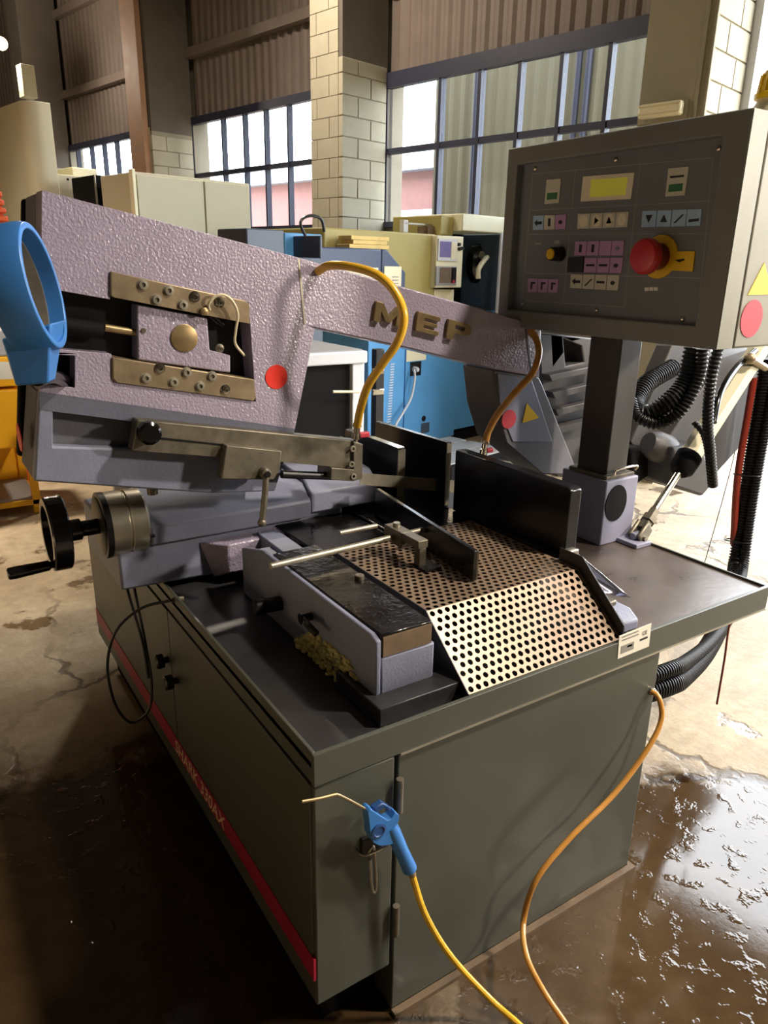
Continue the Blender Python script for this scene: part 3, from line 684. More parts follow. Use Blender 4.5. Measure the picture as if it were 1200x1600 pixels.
ob('saw_blade', prism('Y', bd, .834, .8365), 'steel', bow, smooth=False)
ob('bow_bolt', lathe(at(238, 765, 'Y', .85), (0, 0, -1), [(-.01, .014), (.012, .014), (.014, .01)], 12), 'steel_dark', bow)
# coolant hoses with taps
H1 = [at(*p) for p in [(497, 424, 'Y', .79), (515, 415, 'Y', .74), (550, 417, 'Y', .67), (590, 430, 'Y', .60), (618, 458, 'Y', .56), (631, 495, 'Y', .54), (622, 533, 'Y', .55), (598, 568, 'Y', .585), (575, 603, 'Y', .63), (563, 640, 'Y', .69), (558, 665, 'Y', .73)]]
ob('coolant_hose', tube(H1, .0115, 12, 8), 'yellow_hose', bow, label='yellow coolant hose')
t0 = at(558, 662, 'Y', .735); t1 = at(556, 692, 'Y', .75)
ob('coolant_tap', [lathe(t0, t1-t0, [(0, .012), (.008, .014), (.012, .010), (.03, .010), (.032, .014), (.045, .014), (.047, .008), (.06, .008)], 12)], 'chrome', bow)
ob('tap_lever', [box(t1.x+.006, t1.x+.04, .735, .75, t1.z+.015, t1.z+.032)], 'red_dull', bow, bevel=.004)
H2 = [at(*p) for p in [(828, 515, 'Y', .795), (838, 530, 'Y', .77), (842, 553, 'Y', .73), (832, 583, 'Y', .70), (806, 612, 'Y', .70), (780, 644, 'Y', .73), (764, 672, 'Y', .76), (759, 690, 'Y', .77)]]
ob('coolant_hose', tube(H2, .0115, 12, 8), 'amber_hose', bow, label='amber coolant hose')
t0 = at(759, 688, 'Y', .77); t1 = at(754, 714, 'Y', .775)
ob('coolant_tap', [lathe(t0, t1-t0, [(0, .012), (.008, .014), (.012, .010), (.03, .010), (.032, .013), (.05, .013)], 12)], 'chrome', bow)
ob('tap_lever', [box(t1.x+.006, t1.x+.035, .76, .775, t1.z+.015, t1.z+.03)], 'red_dull', bow, bevel=.004)
ob('blade_guide', prism('Y', at2([(740, 712), (800, 722), (800, 790), (745, 780)], 'Y', .79), .79, .82), 'steel_dark', bow, bevel=.003)
# ---- blue ring handle on its stalk
RC = at(40, 452, 'Y', .60); _v = ray(40, 452).normalized(); ra_ = (AR*.98 + _v*.13 + Vector((0, 0, .14))).normalized()
def ring(c, axis, r0, r1, depth, seg=48, sx=1.0):
    a, u, w = frame(axis); v = []; f = []
    prof = [(-depth/2, r0), (-depth/2, r1), (-depth*.3, r1+.004), (depth*.3, r1+.004), (depth/2, r1), (depth/2, r0)]
    n = len(prof)
    for k in range(seg):
        q = 2*math.pi*k/seg
        for h, r in prof:
            v.append(tuple(c + a*h + (u*math.cos(q)*sx + w*math.sin(q))*r))
    for k in range(seg):
        l = (k+1) % seg
        for i in range(n):
            j = (i+1) % n; f.append((k*n+i, l*n+i, l*n+j, k*n+j))
    return v, f
rh = ob('ring_handle', ring(RC, ra_, .108, .120, .075, sx=.85), 'blue_plastic', saw, bevel=.002, label='blue ring-shaped control handle')
a, u, w = frame(ra_)
base = RC - Vector((0, 0, .135))
def hv(p): return base + a*p[0] + u*p[1] + Vector((0, 0, p[2]))
ob('handle_fork', hexa([hv(p) for p in [(-.035,-.03,-.045),(.03,-.02,-.05),(.03,.03,-.05),(-.035,.03,-.045)]], [hv(p) for p in [(-.042,-.05,.05),(.055,-.05,.065),(.055,.05,.065),(-.042,.05,.05)]]), 'blue_plastic', rh, bevel=.004)
ob('trigger', ring(RC - a*.01, ra_, .103, .1075, .03, sx=.85), 'steel', rh)
ob('handle_stalk', tube([hv((0, 0, -.04)), at(85, 588, 'Y', .72), at(106, 600, 'Y', .84)], .016, 12, 8), 'black_gloss', rh)
# ---- block, post and control box
blk = ob('post_block', box(1.36, 1.52, .50, .70, .806, 1.035), 'cast_block', saw, bevel=.005)
c = at(962, 786, 'Y', .5); ob('block_plug', gen_prism(disc_pts(c.x, c.z, .052, 28, .064), [], lambda p: (p[0], .497, p[1]), lambda p: (p[0], .502, p[1])), 'black_matte', blk, smooth=False)
post = ob('control_post', box(1.388, 1.488, .53, .66, 1.035, 1.53), 'post_dark', saw, bevel=.004)
ob('post_flange', box(1.37, 1.51, .512, .68, 1.035, 1.047), 'steel_dark', post, bevel=.002)
ob('flange_bracket', tube([(1.40, .505, 1.05), (1.402, .500, 1.07), (1.50, .500, 1.072), (1.502, .505, 1.055)], .004, 6, 4), 'chrome', post)
XF = 1.2
F4 = at2([(797, 230), (1182, 169), (1114, 550), (774, 506)], 'X', XF)
y0 = (F4[1][0]+F4[2][0])/2; y1 = (F4[0][0]+F4[3][0])/2; zt = (F4[0][1]+F4[1][1])/2; zb = (F4[2][1]+F4[3][1])/2
fi = .045
boxp = ob('control_box', [prism('X', [(y0, zb), (y1, zb), (y1, zt), (y0, zt)], XF+.075, XF+.40)], 'panel_side', saw, bevel=.006, label='dark grey control box')
ob('panel_frame', prism('X', [(y0, zb), (y1, zb), (y1, zt), (y0, zt)], XF, XF+.068, [[(y0+.07, zb+.055), (y1-fi, zb+.055), (y1-fi, zt-.05), (y0+.07, zt-.05)]]), 'panel_grey', boxp, bevel=.004)
XP = XF+.028
ob('panel_plate', prism('X', [(y0+.065, zb+.05), (y1-fi+.005, zb+.05), (y1-fi+.005, zt-.045), (y0+.065, zt-.045)], XP, XP+.03), 'panel_face', boxp)
sidey = y0
ob('side_plate', prism('Y', [(XF+.001, zb+.002), (XF+.067, zb+.002), (XF+.067, zt-.002), (XF+.001, zt-.002)], y0-.0015, y0), 'panel_side', boxp)
def zp(p): return (800+p[0]/3.75, 220+p[1]/3.75)
def pq(q): return at2([zp(p) for p in q], 'X', XP)
def key(name, q, mt, d=.003): return ob(name, prism('X', pq(q), XP-d, XP), mt, boxp, smooth=False)
def keys(tl, tr, brr, bll, cols, glyphs=None, name='key'):
    n = len(cols)
    lerp = lambda a, b, t: (a[0]+(b[0]-a[0])*t, a[1]+(b[1]-a[1])*t)
    for i, c_ in enumerate(cols):
        g = .03
        a0, a1 = (i+g)/n, (i+1-g)/n
        q = [lerp(tl, tr, a0), lerp(tl, tr, a1), lerp(bll, brr, a1), lerp(bll, brr, a0)]
        key(name, q, c_)
        if glyphs and glyphs[i]:
            for gl in ([glyphs[i]] if isinstance(glyphs[i], tuple) else glyphs[i]):
                mt, shp = gl
                P_ = [lerp(lerp(q[0], q[1], x), lerp(q[3], q[2], x), y) for x, y in shp]
                ob('key_symbol', prism('X', pq(P_), XP-.0036, XP-.0028), mt, boxp, smooth=False)
UP = [(.5,.25),(.75,.72),(.25,.72)]; DN = [(.25,.25),(.75,.25),(.5,.75)]; RT = [(.36,.25),(.72,.5),(.36,.75)]
BAR = [(.15,.6),(.88,.55),(.88,.72),(.15,.78)]; DOT = [(.5+.2*math.cos(i*math.pi/4), .52+.14*math.sin(i*math.pi/4)) for i in range(8)]
OV = [(.5+.38*math.cos(i*math.pi/6), .5+.42*math.sin(i*math.pi/6)) for i in range(12)]
SL = [(.15,.8),(.3,.8),(.85,.3),(.7,.3)]; TAL = [(.38,.22),(.62,.22),(.62,.78),(.38,.78)]
ELL = [(.3,.25),(.75,.25),(.75,.4),(.48,.4),(.48,.8),(.3,.8)]
ARR = [(.12,.5),(.4,.28),(.4,.42),(.85,.42),(.85,.62),(.4,.62),(.4,.75)]
TXT = [(.15,.42),(.85,.42),(.85,.58),(.15,.58)]
G = 'glyph'
keys((127,440),(322,432),(317,517),(124,523), ['key_blue','key_grey','key_purple'], [(G,ARR),(G,TAL),(G,DOT)])
keys((388,430),(689,416),(680,505),(383,517), ['key_grey']*4, [[('key_beige',OV)],[('key_beige',OV),(G,RT)],[('key_beige',OV),(G,UP)],[('key_beige',OV)]])
keys((766,412),(1118,400),(1108,498),(758,507), ['key_blue']*4, [(G,DN),(G,UP),(G,SL),(G,BAR)])
keys((373,590),(662,585),(655,672),(365,672), ['key_purple']*4, [(G,TAL),(G,TAL),None,('panel_face',DOT)])
keys((428,688),(655,685),(646,775),(422,770), ['key_purple']*3, [(G,TXT),(G,TXT),(G,DOT)])
key('key', [(335,685),(425,678),(418,772),(328,770)], 'key_black', .005)
keys((347,782),(634,787),(625,878),(342,862), ['key_grey']*4, [(G,ARR),(G,SL),(G,TXT),(G,DOT)])
keys((97,806),(277,812),(272,890),(92,886), ['key_purple']*3, [(G,ELL),(G,ELL),(G,ELL)])
key('display_bezel', [(420,210),(720,186),(700,341),(405,356)], 'key_beige'); key('display_screen', [(468,228),(684,212),(668,318),(460,332)], 'lcd', .0036)
key('switch_plate', [(207,229),(290,222),(277,364),(194,371)], 'key_grey'); key('switch_mark', [(212,307),(270,302),(267,342),(208,347)], 'green', .004)
key('switch_plate', [(920,163),(1038,152),(1016,319),(902,327)], 'key_grey'); key('switch_mark', [(925,258),(1006,249),(1001,294),(920,301)], 'green', .004); key('switch_print', [(932,208),(1012,200),(1011,212),(931,220)], 'glyph', .004)
for q in [[(135,600),(175,597),(175,606),(135,609)], [(250,586),(280,583),(280,602),(250,605)], [(778,860),(802,859),(802,880),(778,881)], [(806,859),(828,858),(828,879),(806,880)], [(832,858),(855,857),(855,878),(832,879)]]: key('panel_print', q, 'glyph_white' if q[0][0] > 700 else 'panel_line', .001)
for (pa_, pb_) in [((120,195),(1180,98)), ((110,408),(1170,352)), ((100,548),(1150,545)), ((80,775),(1110,805)), ((70,935),(660,975)), ((372,170),(300,960)), ((752,135),(660,970)), ((1180,98),(1090,1010)), ((122,190),(60,930))]:
    d = Vector((pb_[0]-pa_[0], pb_[1]-pa_[1])).normalized(); nn = (-d.y*1.3, d.x*1.3)
    key('panel_rule', [(pa_[0]-nn[0], pa_[1]-nn[1]), (pb_[0]-nn[0], pb_[1]-nn[1]), (pb_[0]+nn[0], pb_[1]+nn[1]), (pa_[0]+nn[0], pa_[1]+nn[1])], 'panel_line', .0006)
for p in [(137,163),(610,110),(1215,45),(62,955),(497,993),(1000,1045)]:
    c = at(*zp(p), 'X', XP); ob('panel_screw', ball((XP-.001, c.y, c.z), .0075, .6), 'chrome', boxp)
c = at(*zp((285, 665)), 'X', XP)
ob('selector_knob', lathe(c, (-1, 0, 0), [(0, .022), (.04, .020), (.043, .018)], 20), 'black', boxp); ob('selector_cap', lathe(c+Vector((-.043, 0, 0)), (-1, 0, 0), [(0, .016), (.004, .015)], 20), 'yellow_sticker', boxp)
c = at(*zp((868, 680)), 'X', XP); r_ = .056
yq = pq([(890,650),(1077,646),(1063,766),(880,757)])
ob('stop_plate', [prism('X', disc_pts(c.y, c.z, r_, 32), XP-.004, XP)], 'yellow_sticker', boxp); ob('stop_plate', prism('X', yq, XP-.0042, XP), 'yellow_sticker', boxp)
key('stop_print', [(960,700),(1015,690),(1018,700),(985,712)], 'glyph', .0048)
ob('stop_stem', lathe(c, (-1, 0, 0), [(.004, .034), (.04, .034), (.05, .036)], 24), 'estop_dark', boxp)
ob('stop_button', lathe(c+Vector((-.045, 0, 0)), (-1, 0, 0), [(0, .040), (.006, .046), (.022, .046), (.030, .040), (.034, .025), (.035, .001)], 30), 'estop', boxp, label='red mushroom stop button')
# stickers on the near side of the box
ys = y0-.0005
ob('triangle_sticker', prism('Y', at2([(1194, 410), (1206, 460), (1168, 461)], 'Y', ys), ys-.001, ys), 'yellow_sticker', boxp, smooth=False)
sticker('round_sticker', 1174, 498, 18, 26, 'Y', ys, 'red_dull', boxp, 'round red sticker')
# ---- lift cylinder, rear arm and motor
pf = Vector((1.505, .46, .83)); top_ = at(1186, 545, 'Y', .62); mid = pf.lerp(top_, .36)
cyo = ob('lift_cylinder', lathe(mid, top_-mid, [(0, .036), (.004, .040), ((top_-mid).length, .040)], 8), 'beige_machine', saw)
ob('piston_rod', cyl(pf.lerp(top_, .04), mid, .013, 14), 'chrome', cyo)
ob('cylinder_gland', lathe(mid-(top_-mid).normalized()*.05, top_-mid, [(0, .03), (.02, .045), (.08, .048), (.085, .04)], 18), 'black_matte', cyo)
ax_ = (top_-pf).normalized()
ob('rod_nut', lathe(pf+ax_*.03, ax_, [(0, .020), (.035, .020), (.037, .027), (.06, .027), (.062, .020), (.095, .018)], 6), 'steel_dark', cyo)
cl0 = pf-ax_*.02; sd = Vector((0, 1, 0)); up_ = ax_.cross(sd).normalized()
for q_ in (-1, 1):
    o_c = cl0+sd*.018*q_
    ob('clevis_cheek', hexa([o_c+up_*a1_*.026+sd*b1_*.007 for a1_, b1_ in ((-1,-1),(1,-1),(1,1),(-1,1))], [o_c+ax_*.075+up_*a1_*.024+sd*b1_*.007 for a1_, b1_ in ((-1,-1),(1,-1),(1,1),(-1,1))]), 'steel_dark', cyo, bevel=.006)
ob('clevis_foot', box(pf.x-.06, pf.x+.018, pf.y-.045, pf.y+.045, .806, .822), 'cast_block', cyo, bevel=.003)
ob('clevis_lug', box(pf.x-.03, pf.x+.012, pf.y-.010, pf.y+.010, .822, .845), 'cast_block', cyo, bevel=.003)
ob('clevis_pin', cyl((pf.x, pf.y-.035, pf.z), (pf.x, pf.y+.035, pf.z), .009, 10), 'steel', cyo)
AR_ = at2([(1000, 640), (1030, 540), (1090, 520), (1130, 560), (1200, 545), (1260, 560), (1240, 610), (1112, 752), (1085, 770), (1070, 700)], 'Y', .82)
ob('rear_arm', prism('Y', at2([(1040, 760), (1040, 690), (1130, 560), (1215, 530), (1260, 560), (1245, 600), (1108, 752)], 'Y', .86), .86, .98), 'arm_grey', saw, bevel=.005)
ob('rear_arm_web', prism('Y', at2([(985, 690), (1050, 540), (1080, 530), (1090, 560), (1060, 690), (1010, 740)], 'Y', .92), .92, 1.0), 'arm_grey', saw, bevel=.006)
MB = at2([(1052, 700), (1096, 694), (1118, 752), (1098, 776), (1050, 760)], 'Y', .70)
mo = ob('drive_motor', prism('Y', MB, .70, .85), 'arm_grey', saw, bevel=.012)
ob('motor_flange', lathe(at(1012, 692, 'Y', .80), (.9, -.25, -.35), [(0, .045), (.04, .062), (.1, .062), (.13, .05)], 16), 'arm_grey', mo)
ob('motor_neck', prism('Y', at2([(985, 700), (1055, 705), (1060, 760), (1015, 742), (988, 760)], 'Y', .82), .82, .95), 'black_matte', mo, bevel=.01)
# conduits
def cond(q, r, name='conduit', mt='conduit', ribs=.014): return ob(name, tube([at(*a) if isinstance(a[2], str) else Vector(a) for a in q], r, 12, 12, ribs), mt, saw)
cond([(1085, 545, 'Y', .55), (1070, 600, 'Y', .55), (1040, 632, 'Y', .57), (1008, 648, 'Y', .62), (992, 632, 'Y', .70), (1010, 600, 'Y', .75), (1050, 575, 'Y', .78)], .036)
cond([(1098, 545, 'Y', .50), (1092, 590, 'Y', .50), (1065, 640, 'Y', .52), (1030, 662, 'Y', .56), (995, 650, 'Y', .62), (985, 625, 'Y', .68)], .022)
cond([(1122, 545, 'Y', .42), (1110, 600, 'Y', .42), (1106, 660, 'Y', .43), (1110, 710, 'Y', .44), (1114, 758, 'Y', .45)], .019)
cond([(1085, 660, 'Y', .5), (1100, 680, 'Y', .46), (1108, 720, 'Y', .46), (1114, 756, 'Y', .455)], .012)
cond([(1200, 560, 'Y', .78), (1188, 640, 'Y', .78), (1168, 760, 'Y', .78), (1150, 880, 'Y', .74), (1143, 930, 'Y', .58), (1126, 975, 'Y', .45), (1100, 1022, 'Y', .32), (1068, 1056, 'Y', .21), (1042, 1070, 'Y', .15), (1.02, .14, .50)], .036)
cond([(1216, 560, 'Y', .74), (1202, 640, 'Y', .74), (1180, 760, 'Y', .74), (1162, 880, 'Y', .70), (1152, 925, 'Y', .56), (1138, 965, 'Y', .44), (1108, 1005, 'Y', .31), (1072, 1034, 'Y', .20), (1046, 1046, 'Y', .14), (1.02, .12, .56)], .024)
cond([(1178, 590, 'Y', .80), (1168, 650, 'Y', .80), (1152, 750, 'Y', .80), (1146, 850, 'Y', .78)], .016, 'hydraulic_hose', 'red_hose', 0)
cond([(1180, 548, 'Y', .60), (1150, 575, 'Y', .56), (1125, 615, 'Y', .5), (1115, 660, 'Y', .46)], .012, 'hydraulic_hose', 'black_gloss', 0)
for q_, rr in (((1166, 742), .05), ((1152, 845), .05)):
    c = at(*q_, 'Y', .76); v_, f_ = ring(c, at(1150, 880, 'Y', .74)-at(1168, 760, 'Y', .78), rr, rr+.003, .006, 24); ob('cable_tie', (v_, f_), 'black', saw)
ob('hose_elbow', [ball(at(1172, 560, 'Y', .56), .022), cyl(at(1172, 560, 'Y', .56), at(1196, 575, 'Y', .56), .014, 10)], 'brass_dull', saw)
# ================================================================== LOOSE THINGS ON AND AROUND THE SAW
gun = thing('air_blow_gun', (.15, -.03, .5), 'blue air blow gun with yellow hose hanging on the saw cabinet', 'blow gun')
gy = -.045
def g2(p, y=gy): 
    return at(480+p[0]/5.4545, 1220+p[1]/5.4545, 'Y', y)
def gpoly(q, y0_, y1_): 
    return prism('Y', [(g2(p).x, g2(p).z) for p in q], y0_, y1_)
ob('gun_body', gpoly([(490,235),(515,212),(600,270),(660,310),(690,295),(725,240),(758,265),(755,300),(740,345),(765,400),(720,500),(660,520),(590,525),(540,500),(510,440),(505,350)], gy-.012, gy+.012), 'blue_plastic', gun, bevel=.005)
ob('body_disc', lathe(g2((608, 425), gy-.012), (0, -1, 0), [(0, .017), (.003, .017), (.004, .012), (.002, .010)], 24), 'blue_dark', gun)
hp0 = g2((700, 370)); hp1 = g2((880, 765)); hl = (hp1-hp0).length
ob('gun_handle', lathe(hp0, hp1-hp0, [(0, .015), (hl*.2, .0165), (hl*.6, .0150), (hl*.95, .0165), (hl, .011)], 18), 'blue_plastic', gun)
ob('trigger', gpoly([(545,225),(630,170),(700,215),(690,255),(640,215),(570,255)], gy-.008, gy+.008), 'blue_dark', gun, bevel=.003)
ob('nozzle', tube([g2((490, 238)), g2((370, 172)), g2((262, 120)), g2((225, 122)), g2((110, 150)), g2((-45, 178))], .0030, 8, 5), 'brass', gun)
gh_ = [g2((885, 775)), at(665, 1430, 'Y', -.06), at(705, 1495, 'Y', -.085), at(765, 1560, 'Z', .075), at(812, 1602, 'Z', .05), at(850, 1640, 'Z', .03), at(900, 1700, 'Z', .012), at(960, 1800, 'Z', .012)]
ob('hose', tube(gh_, .0075, 10, 10), 'yellow_hose', gun)
ob('hose_ferrule', lathe(g2((878, 762)), hp1-hp0, [(0, .009), (.016, .009)], 12), 'brass', gun)
ah = thing('air_hose', (1.03, -.01, .6), 'amber air hose plugged into the right end of the saw cabinet front', 'hose')
hs = [at(1018, 1080, 'Y', -.004), at(1030, 1092, 'Y', -.03), at(1033, 1125, 'Y', -.05), at(1012, 1170, 'Y', -.06), at(960, 1240, 'Y', -.06), at(890, 1310, 'Y', -.06), at(838, 1375, 'Y', -.06), at(818, 1440, 'Y', -.06), at(823, 1495, 'Z', .135), at(850, 1550, 'Z', .085), at(885, 1602, 'Z', .05), at(915, 1650, 'Z', .02), at(960, 1740, 'Z', .011)]
ob('hose_line', tube(hs, .0072, 10, 10), 'amber_hose', ah)
ob('fitting', lathe(at(1018, 1080, 'Y', .002), (0, -1, 0), [(0, .011), (.008, .011), (.009, .008), (.018, .008)], 12), 'chrome', ah)
# shiny bent offcut on the table wing
sv = []; sf = []; A0 = at(895, 858, 'Z', .95); A1 = at(986, 934, 'Z', .845); B0 = at(896, 898, 'Z', .90); B1 = at(940, 926, 'Z', .858)
for i in range(9):
    for j in range(7):
        u_ = i/8; v2 = j/6; p = A0.lerp(A1, u_).lerp(B0.lerp(B1, u_), v2); p = p + Vector((.018, .02, -.02))*math.sin(v2*math.pi)*(1-u_*.7); sv.append((p.x, p.y, p.z))
for i in range(8):
    for j in range(6): sf.append((i*7+j, i*7+j+1, (i+1)*7+j+1, (i+1)*7+j))
o = ob('metal_offcut', (sv, sf), 'sheet_metal'); solid(o, .0015); tag(o, 'shiny curved sheet metal offcut lying beside the perforated chute', 'metal sheet')
sb = thing('cast_bracket', (.96, .1, .806), 'small lilac-grey cast bracket lying right of the perforated chute', 'bracket')
ob('bracket_body', prism('X', [(.03, .807), (.03, .835), (.06, .855), (.15, .855), (.15, .807)], .915, .975), 'lilac_smooth', sb, bevel=.006)
ob('bracket_cap', box(.925, .955, .09, .14, .855, .87), 'steel_dark', sb, bevel=.004)
# strings hanging behind the wing
o = ob('cord', tube([at(1162, 640, 'Y', 1.2), at(1140, 740, 'Y', 1.2), at(1103, 872, 'Y', 1.2), at(1092, 905, 'Y', 1.2)], .0022, 6, 6), 'black_matte'); tag(o, 'thin dark cord hanging beside the red hose behind the table', 'cord')
o = ob('frayed_cord', tube([at(1148, 940, 'Y', .1), at(1138, 985, 'Y', .1), at(1132, 1030, 'Y', .1), at(1120, 1100, 'Y', .1)], .0035, 6, 6), 'red_hose'); tag(o, 'frayed dark brown cord dangling under the table corner', 'cord')
bt = thing('bottle', (1.33, .22, zt), 'cream bottle with ribbed yellow cap standing on the control box', 'bottle')
bc = at(1200, 165, 'Z', zt); bc = at(1204, 168, 'X', 1.42)
bc.z = zt
ob('bottle_body', lathe(bc, (0, 0, 1), [(0, .052), (.004, .055), (.02, .052), (.052, .034), (.056, .034)], 24), 'cream', bt)
cp = lathe(bc+Vector((0, 0, .056)), (0, 0, 1), [(0, .042), (.012, .043), (.016, .036), (.055, .031), (.065, .024)], 24)
ob('bottle_cap', cp, 'yellow_cap', bt)
for k in range(12):
    q_ = k*math.pi/6; d_ = Vector((math.cos(q_), math.sin(q_), 0)); c_ = bc+Vector((0, 0, .07)); ob('cap_rib', tube([c_+d_*.036, c_+d_*.0315+Vector((0, 0, .042))], .0025, 5, 1), 'yellow_cap', bt)
# ================================================================== BACKGROUND MACHINES
def eface(s_, px0, px1, py, zlo, zhi, depth, name, mt, parent, bevel=.008, d0=0):   # box with its end face on plane s, edges from pixel columns
    ta = wt(px0, py, s_)[0]; tb = wt(px1, py, s_)[0]
    return ob(name, wbox(s_+d0, s_+d0+depth, min(ta, tb), max(ta, tb), zlo, zhi), mt, parent, bevel=bevel)
def zat(px, py, s_): return wt(px, py, s_)[1]
# tall machining centre at far left
sM = 7.0
mc = thing('machining_centre', W(sM+.5, 3.6, 0), 'tall beige machining centre with rounded front edge behind the saw bow', 'machine')
zT = zat(60, 158, sM); zL = zat(120, 274, sM); tc_ = wt(43, 200, sM)[0]; tb0 = wt(86, 230, sM)[0]
rad = .14
arc = [(sM+rad-rad*math.sin(k*math.pi/12), tc_-rad+rad*math.cos(k*math.pi/12)) for k in range(7)]
ob('column_cover', gen_prism([(sM, tb0)] + list(reversed(arc)) + [(sM+1.1, tc_), (sM+1.1, tb0)], [], lambda p: tuple(W(p[0], p[1], 0)), lambda p: tuple(W(p[0], p[1], zT))), 'beige_machine', mc, bevel=.012)
eface(sM, 87, 152, 300, 0, zL, 1.0, 'front_panel', 'beige_machine', mc, .012, .01)
eface(sM, 92, 104, 250, zL, zat(97, 227, sM), .2, 'top_vent', 'cream_machine', mc, .01, .3)
eface(sM, 135, 175, 266, zL, zL+.10, .5, 'top_box', 'cream_machine', mc, .01, .3)
rv = wt(106, 280, sM+.01); ob('rivet', ball(W(sM+.008, rv[0], rv[1]), .012), 'black', mc)
ob('side_door', wbox(sM+.55, sM+.95, tc_, tc_+.02, .2, 1.9), 'wall_dark', mc, bevel=.004)
# black enclosure between the beige machines
sE = 6.35
be = thing('black_enclosure', W(sE, 3.2, 0), 'black machine enclosure with steel edge between the two beige machines', 'machine')
zE = zat(180, 276, sE)
eface(sE, 150, 216, 300, 0, zE, .45, 'enclosure_body', 'black_matte', be)
eface(sE-.02, 181, 186, 300, 0, zE, .02, 'edge_strip', 'steel', be, .002); eface(sE-.02, 150, 152, 300, 0, zE, .02, 'edge_strip', 'steel', be, .002)
# beige double cabinet
sC = 5.6
bc2 = thing('beige_cabinet', W(sC, 3, 0), 'beige two-door sheet metal cabinet in front of the narrow-paned window', 'cabinet')
zC = zat(215, 268, sC)
eface(sC+.02, 212, 391, 320, 0, zC, .55, 'cabinet_body', 'beige_machine', bc2)
eface(sC, 217, 319.5, 320, .1, zC-.02, .02, 'cabinet_door', 'beige_machine', bc2, .005); eface(sC, 321.5, 390, 320, .1, zC-.02, .02, 'cabinet_door', 'beige_machine', bc2, .005)
eface(sC-.012, 210.5, 215.5, 320, 0, zC+.015, .06, 'corner_trim', 'cream_machine', bc2, .004)
# slate machine with looped cable
sS = 4.2
sm_ = thing('slate_machine', W(sS, 2.9, 0), 'dark slate machine housing with a looped black cable on top', 'machine')
zS = zat(415, 358, sS)
eface(sS, 386, 444, 380, 0, zS, .34, 'housing', 'slate', sm_); eface(sS+.30, 445, 503, 380, 0, zS, .04, 'tray_back', 'sky_blue', sm_)
eface(sS, 445, 503, 380, 0, zS-.17, .30, 'tray_floor', 'slate', sm_); eface(sS, 500, 504, 380, 0, zS-.02, .30, 'tray_end', 'slate', sm_)
def ep(px, py, s_): q_ = wt(px, py, s_); return W(s_, q_[0], q_[1])
ob('cable', tube([ep(*p, sS+.2) for p in [(498, 393), (482, 376), (470, 352), (474, 341), (488, 337), (502, 343), (507, 362)]], .011, 8, 6), 'black', sm_)
# lathe: blue base, olive headstock, cream control panel, chuck bay
sL = 4.6
lt = thing('cnc_lathe', W(sL, 1.5, 0), 'lathe with olive headstock, sky blue base and cream screen panel under the wide window', 'lathe')
zt_ = zat(600, 361, sL); zb2 = zat(700, 449, sL); zBl = 1.32
hs_ = eface(sL, 507, 679, 420, zBl, zt_, .8, 'headstock_cover', 'olive_machine', lt, .012)
pn = eface(sL-.06, 681, 722, 420, zb2, zt_-.01, .3, 'control_panel', 'cream_machine', lt, .006)
def onend(px0, py0, px1, py1, d0, d1, name, mt):
    sq_ = sL-.06; (ta, za), (tb, zb__) = wt(px0, py0, sq_), wt(px1, py1, sq_)
    ob(name, wbox(sq_-d1, sq_-d0, min(ta, tb), max(ta, tb), min(za, zb__), max(za, zb__)), mt, pn, smooth=False)
onend(684, 373, 712, 408, 0, .012, 'screen_bezel', 'white_top'); onend(686.5, 377, 702, 402, .012, .016, 'screen', 'screen'); onend(704, 378, 711, 405, .012, .016, 'softkey_strip', 'cream')
onend(680.5, 416, 711, 446, 0, .012, 'keypad_bezel', 'grey_top'); onend(686, 418, 702, 442, .012, .016, 'keypad', 'rust_side'); onend(704, 418, 710, 442, .012, .016, 'keypad_strip', 'black')
for p in [(717, 382), (718, 389), (722, 388), (707, 425), (707, 433), (707, 440)]:
    ob('dial', lathe(ep(*p, sL-.07), -WD, [(-.01, .016), (.015, .015)], 10), 'red_dull' if p[1] == 440 else 'black', pn)
eface(sL, 681, 712, 460, zBl, zb2-.02, .5, 'lower_panel', 'cream_machine', lt, .006, .02)
zR = zat(720, 334, sL); zR2 = zat(720, 361, sL)
eface(sL, 716, 786, 350, zR2, zR, .6, 'bay_roof', 'cream_machine', lt, .01, -.05); eface(sL, 695, 716, 345, zt_, zR-.02, .6, 'roof_step', 'olive_machine', lt, .01, .05)
eface(sL, 722, 790, 420, zBl, zR2, .05, 'bay_back', 'black_matte', lt, .004, .5); eface(sL, 783, 788, 420, .1, zR2, .55, 'bay_end', 'slate', lt, .006, -.05)
eface(sL-.06, 780, 783, 420, zBl-.2, zR2, .02, 'door_edge', 'white_top', lt, .003)
ck = ep(742, 412, sL+.42); ob('chuck', lathe(ck, -WD, [(0, .14), (.06, .22), (.14, .22), (.17, .19), (.18, .06), (.24, .06)], 24), 'black_gloss', lt)
for k in range(3):
    q_ = k*2.1+.5; d_ = WN*math.cos(q_)+Vector((0, 0, 1))*math.sin(q_); c_ = ck-WD*.19+d_*.11; ob('chuck_jaw', cyl(c_-d_*.05, c_+d_*.07, .035, 6), 'steel', lt)
ob('coolant_nozzle', tube([ep(765, 400, sL+.3), ep(758, 405, sL+.1), ep(748, 420, sL+.05), ep(747, 435, sL+.05)], .025, 8, 5), 'cream', lt)
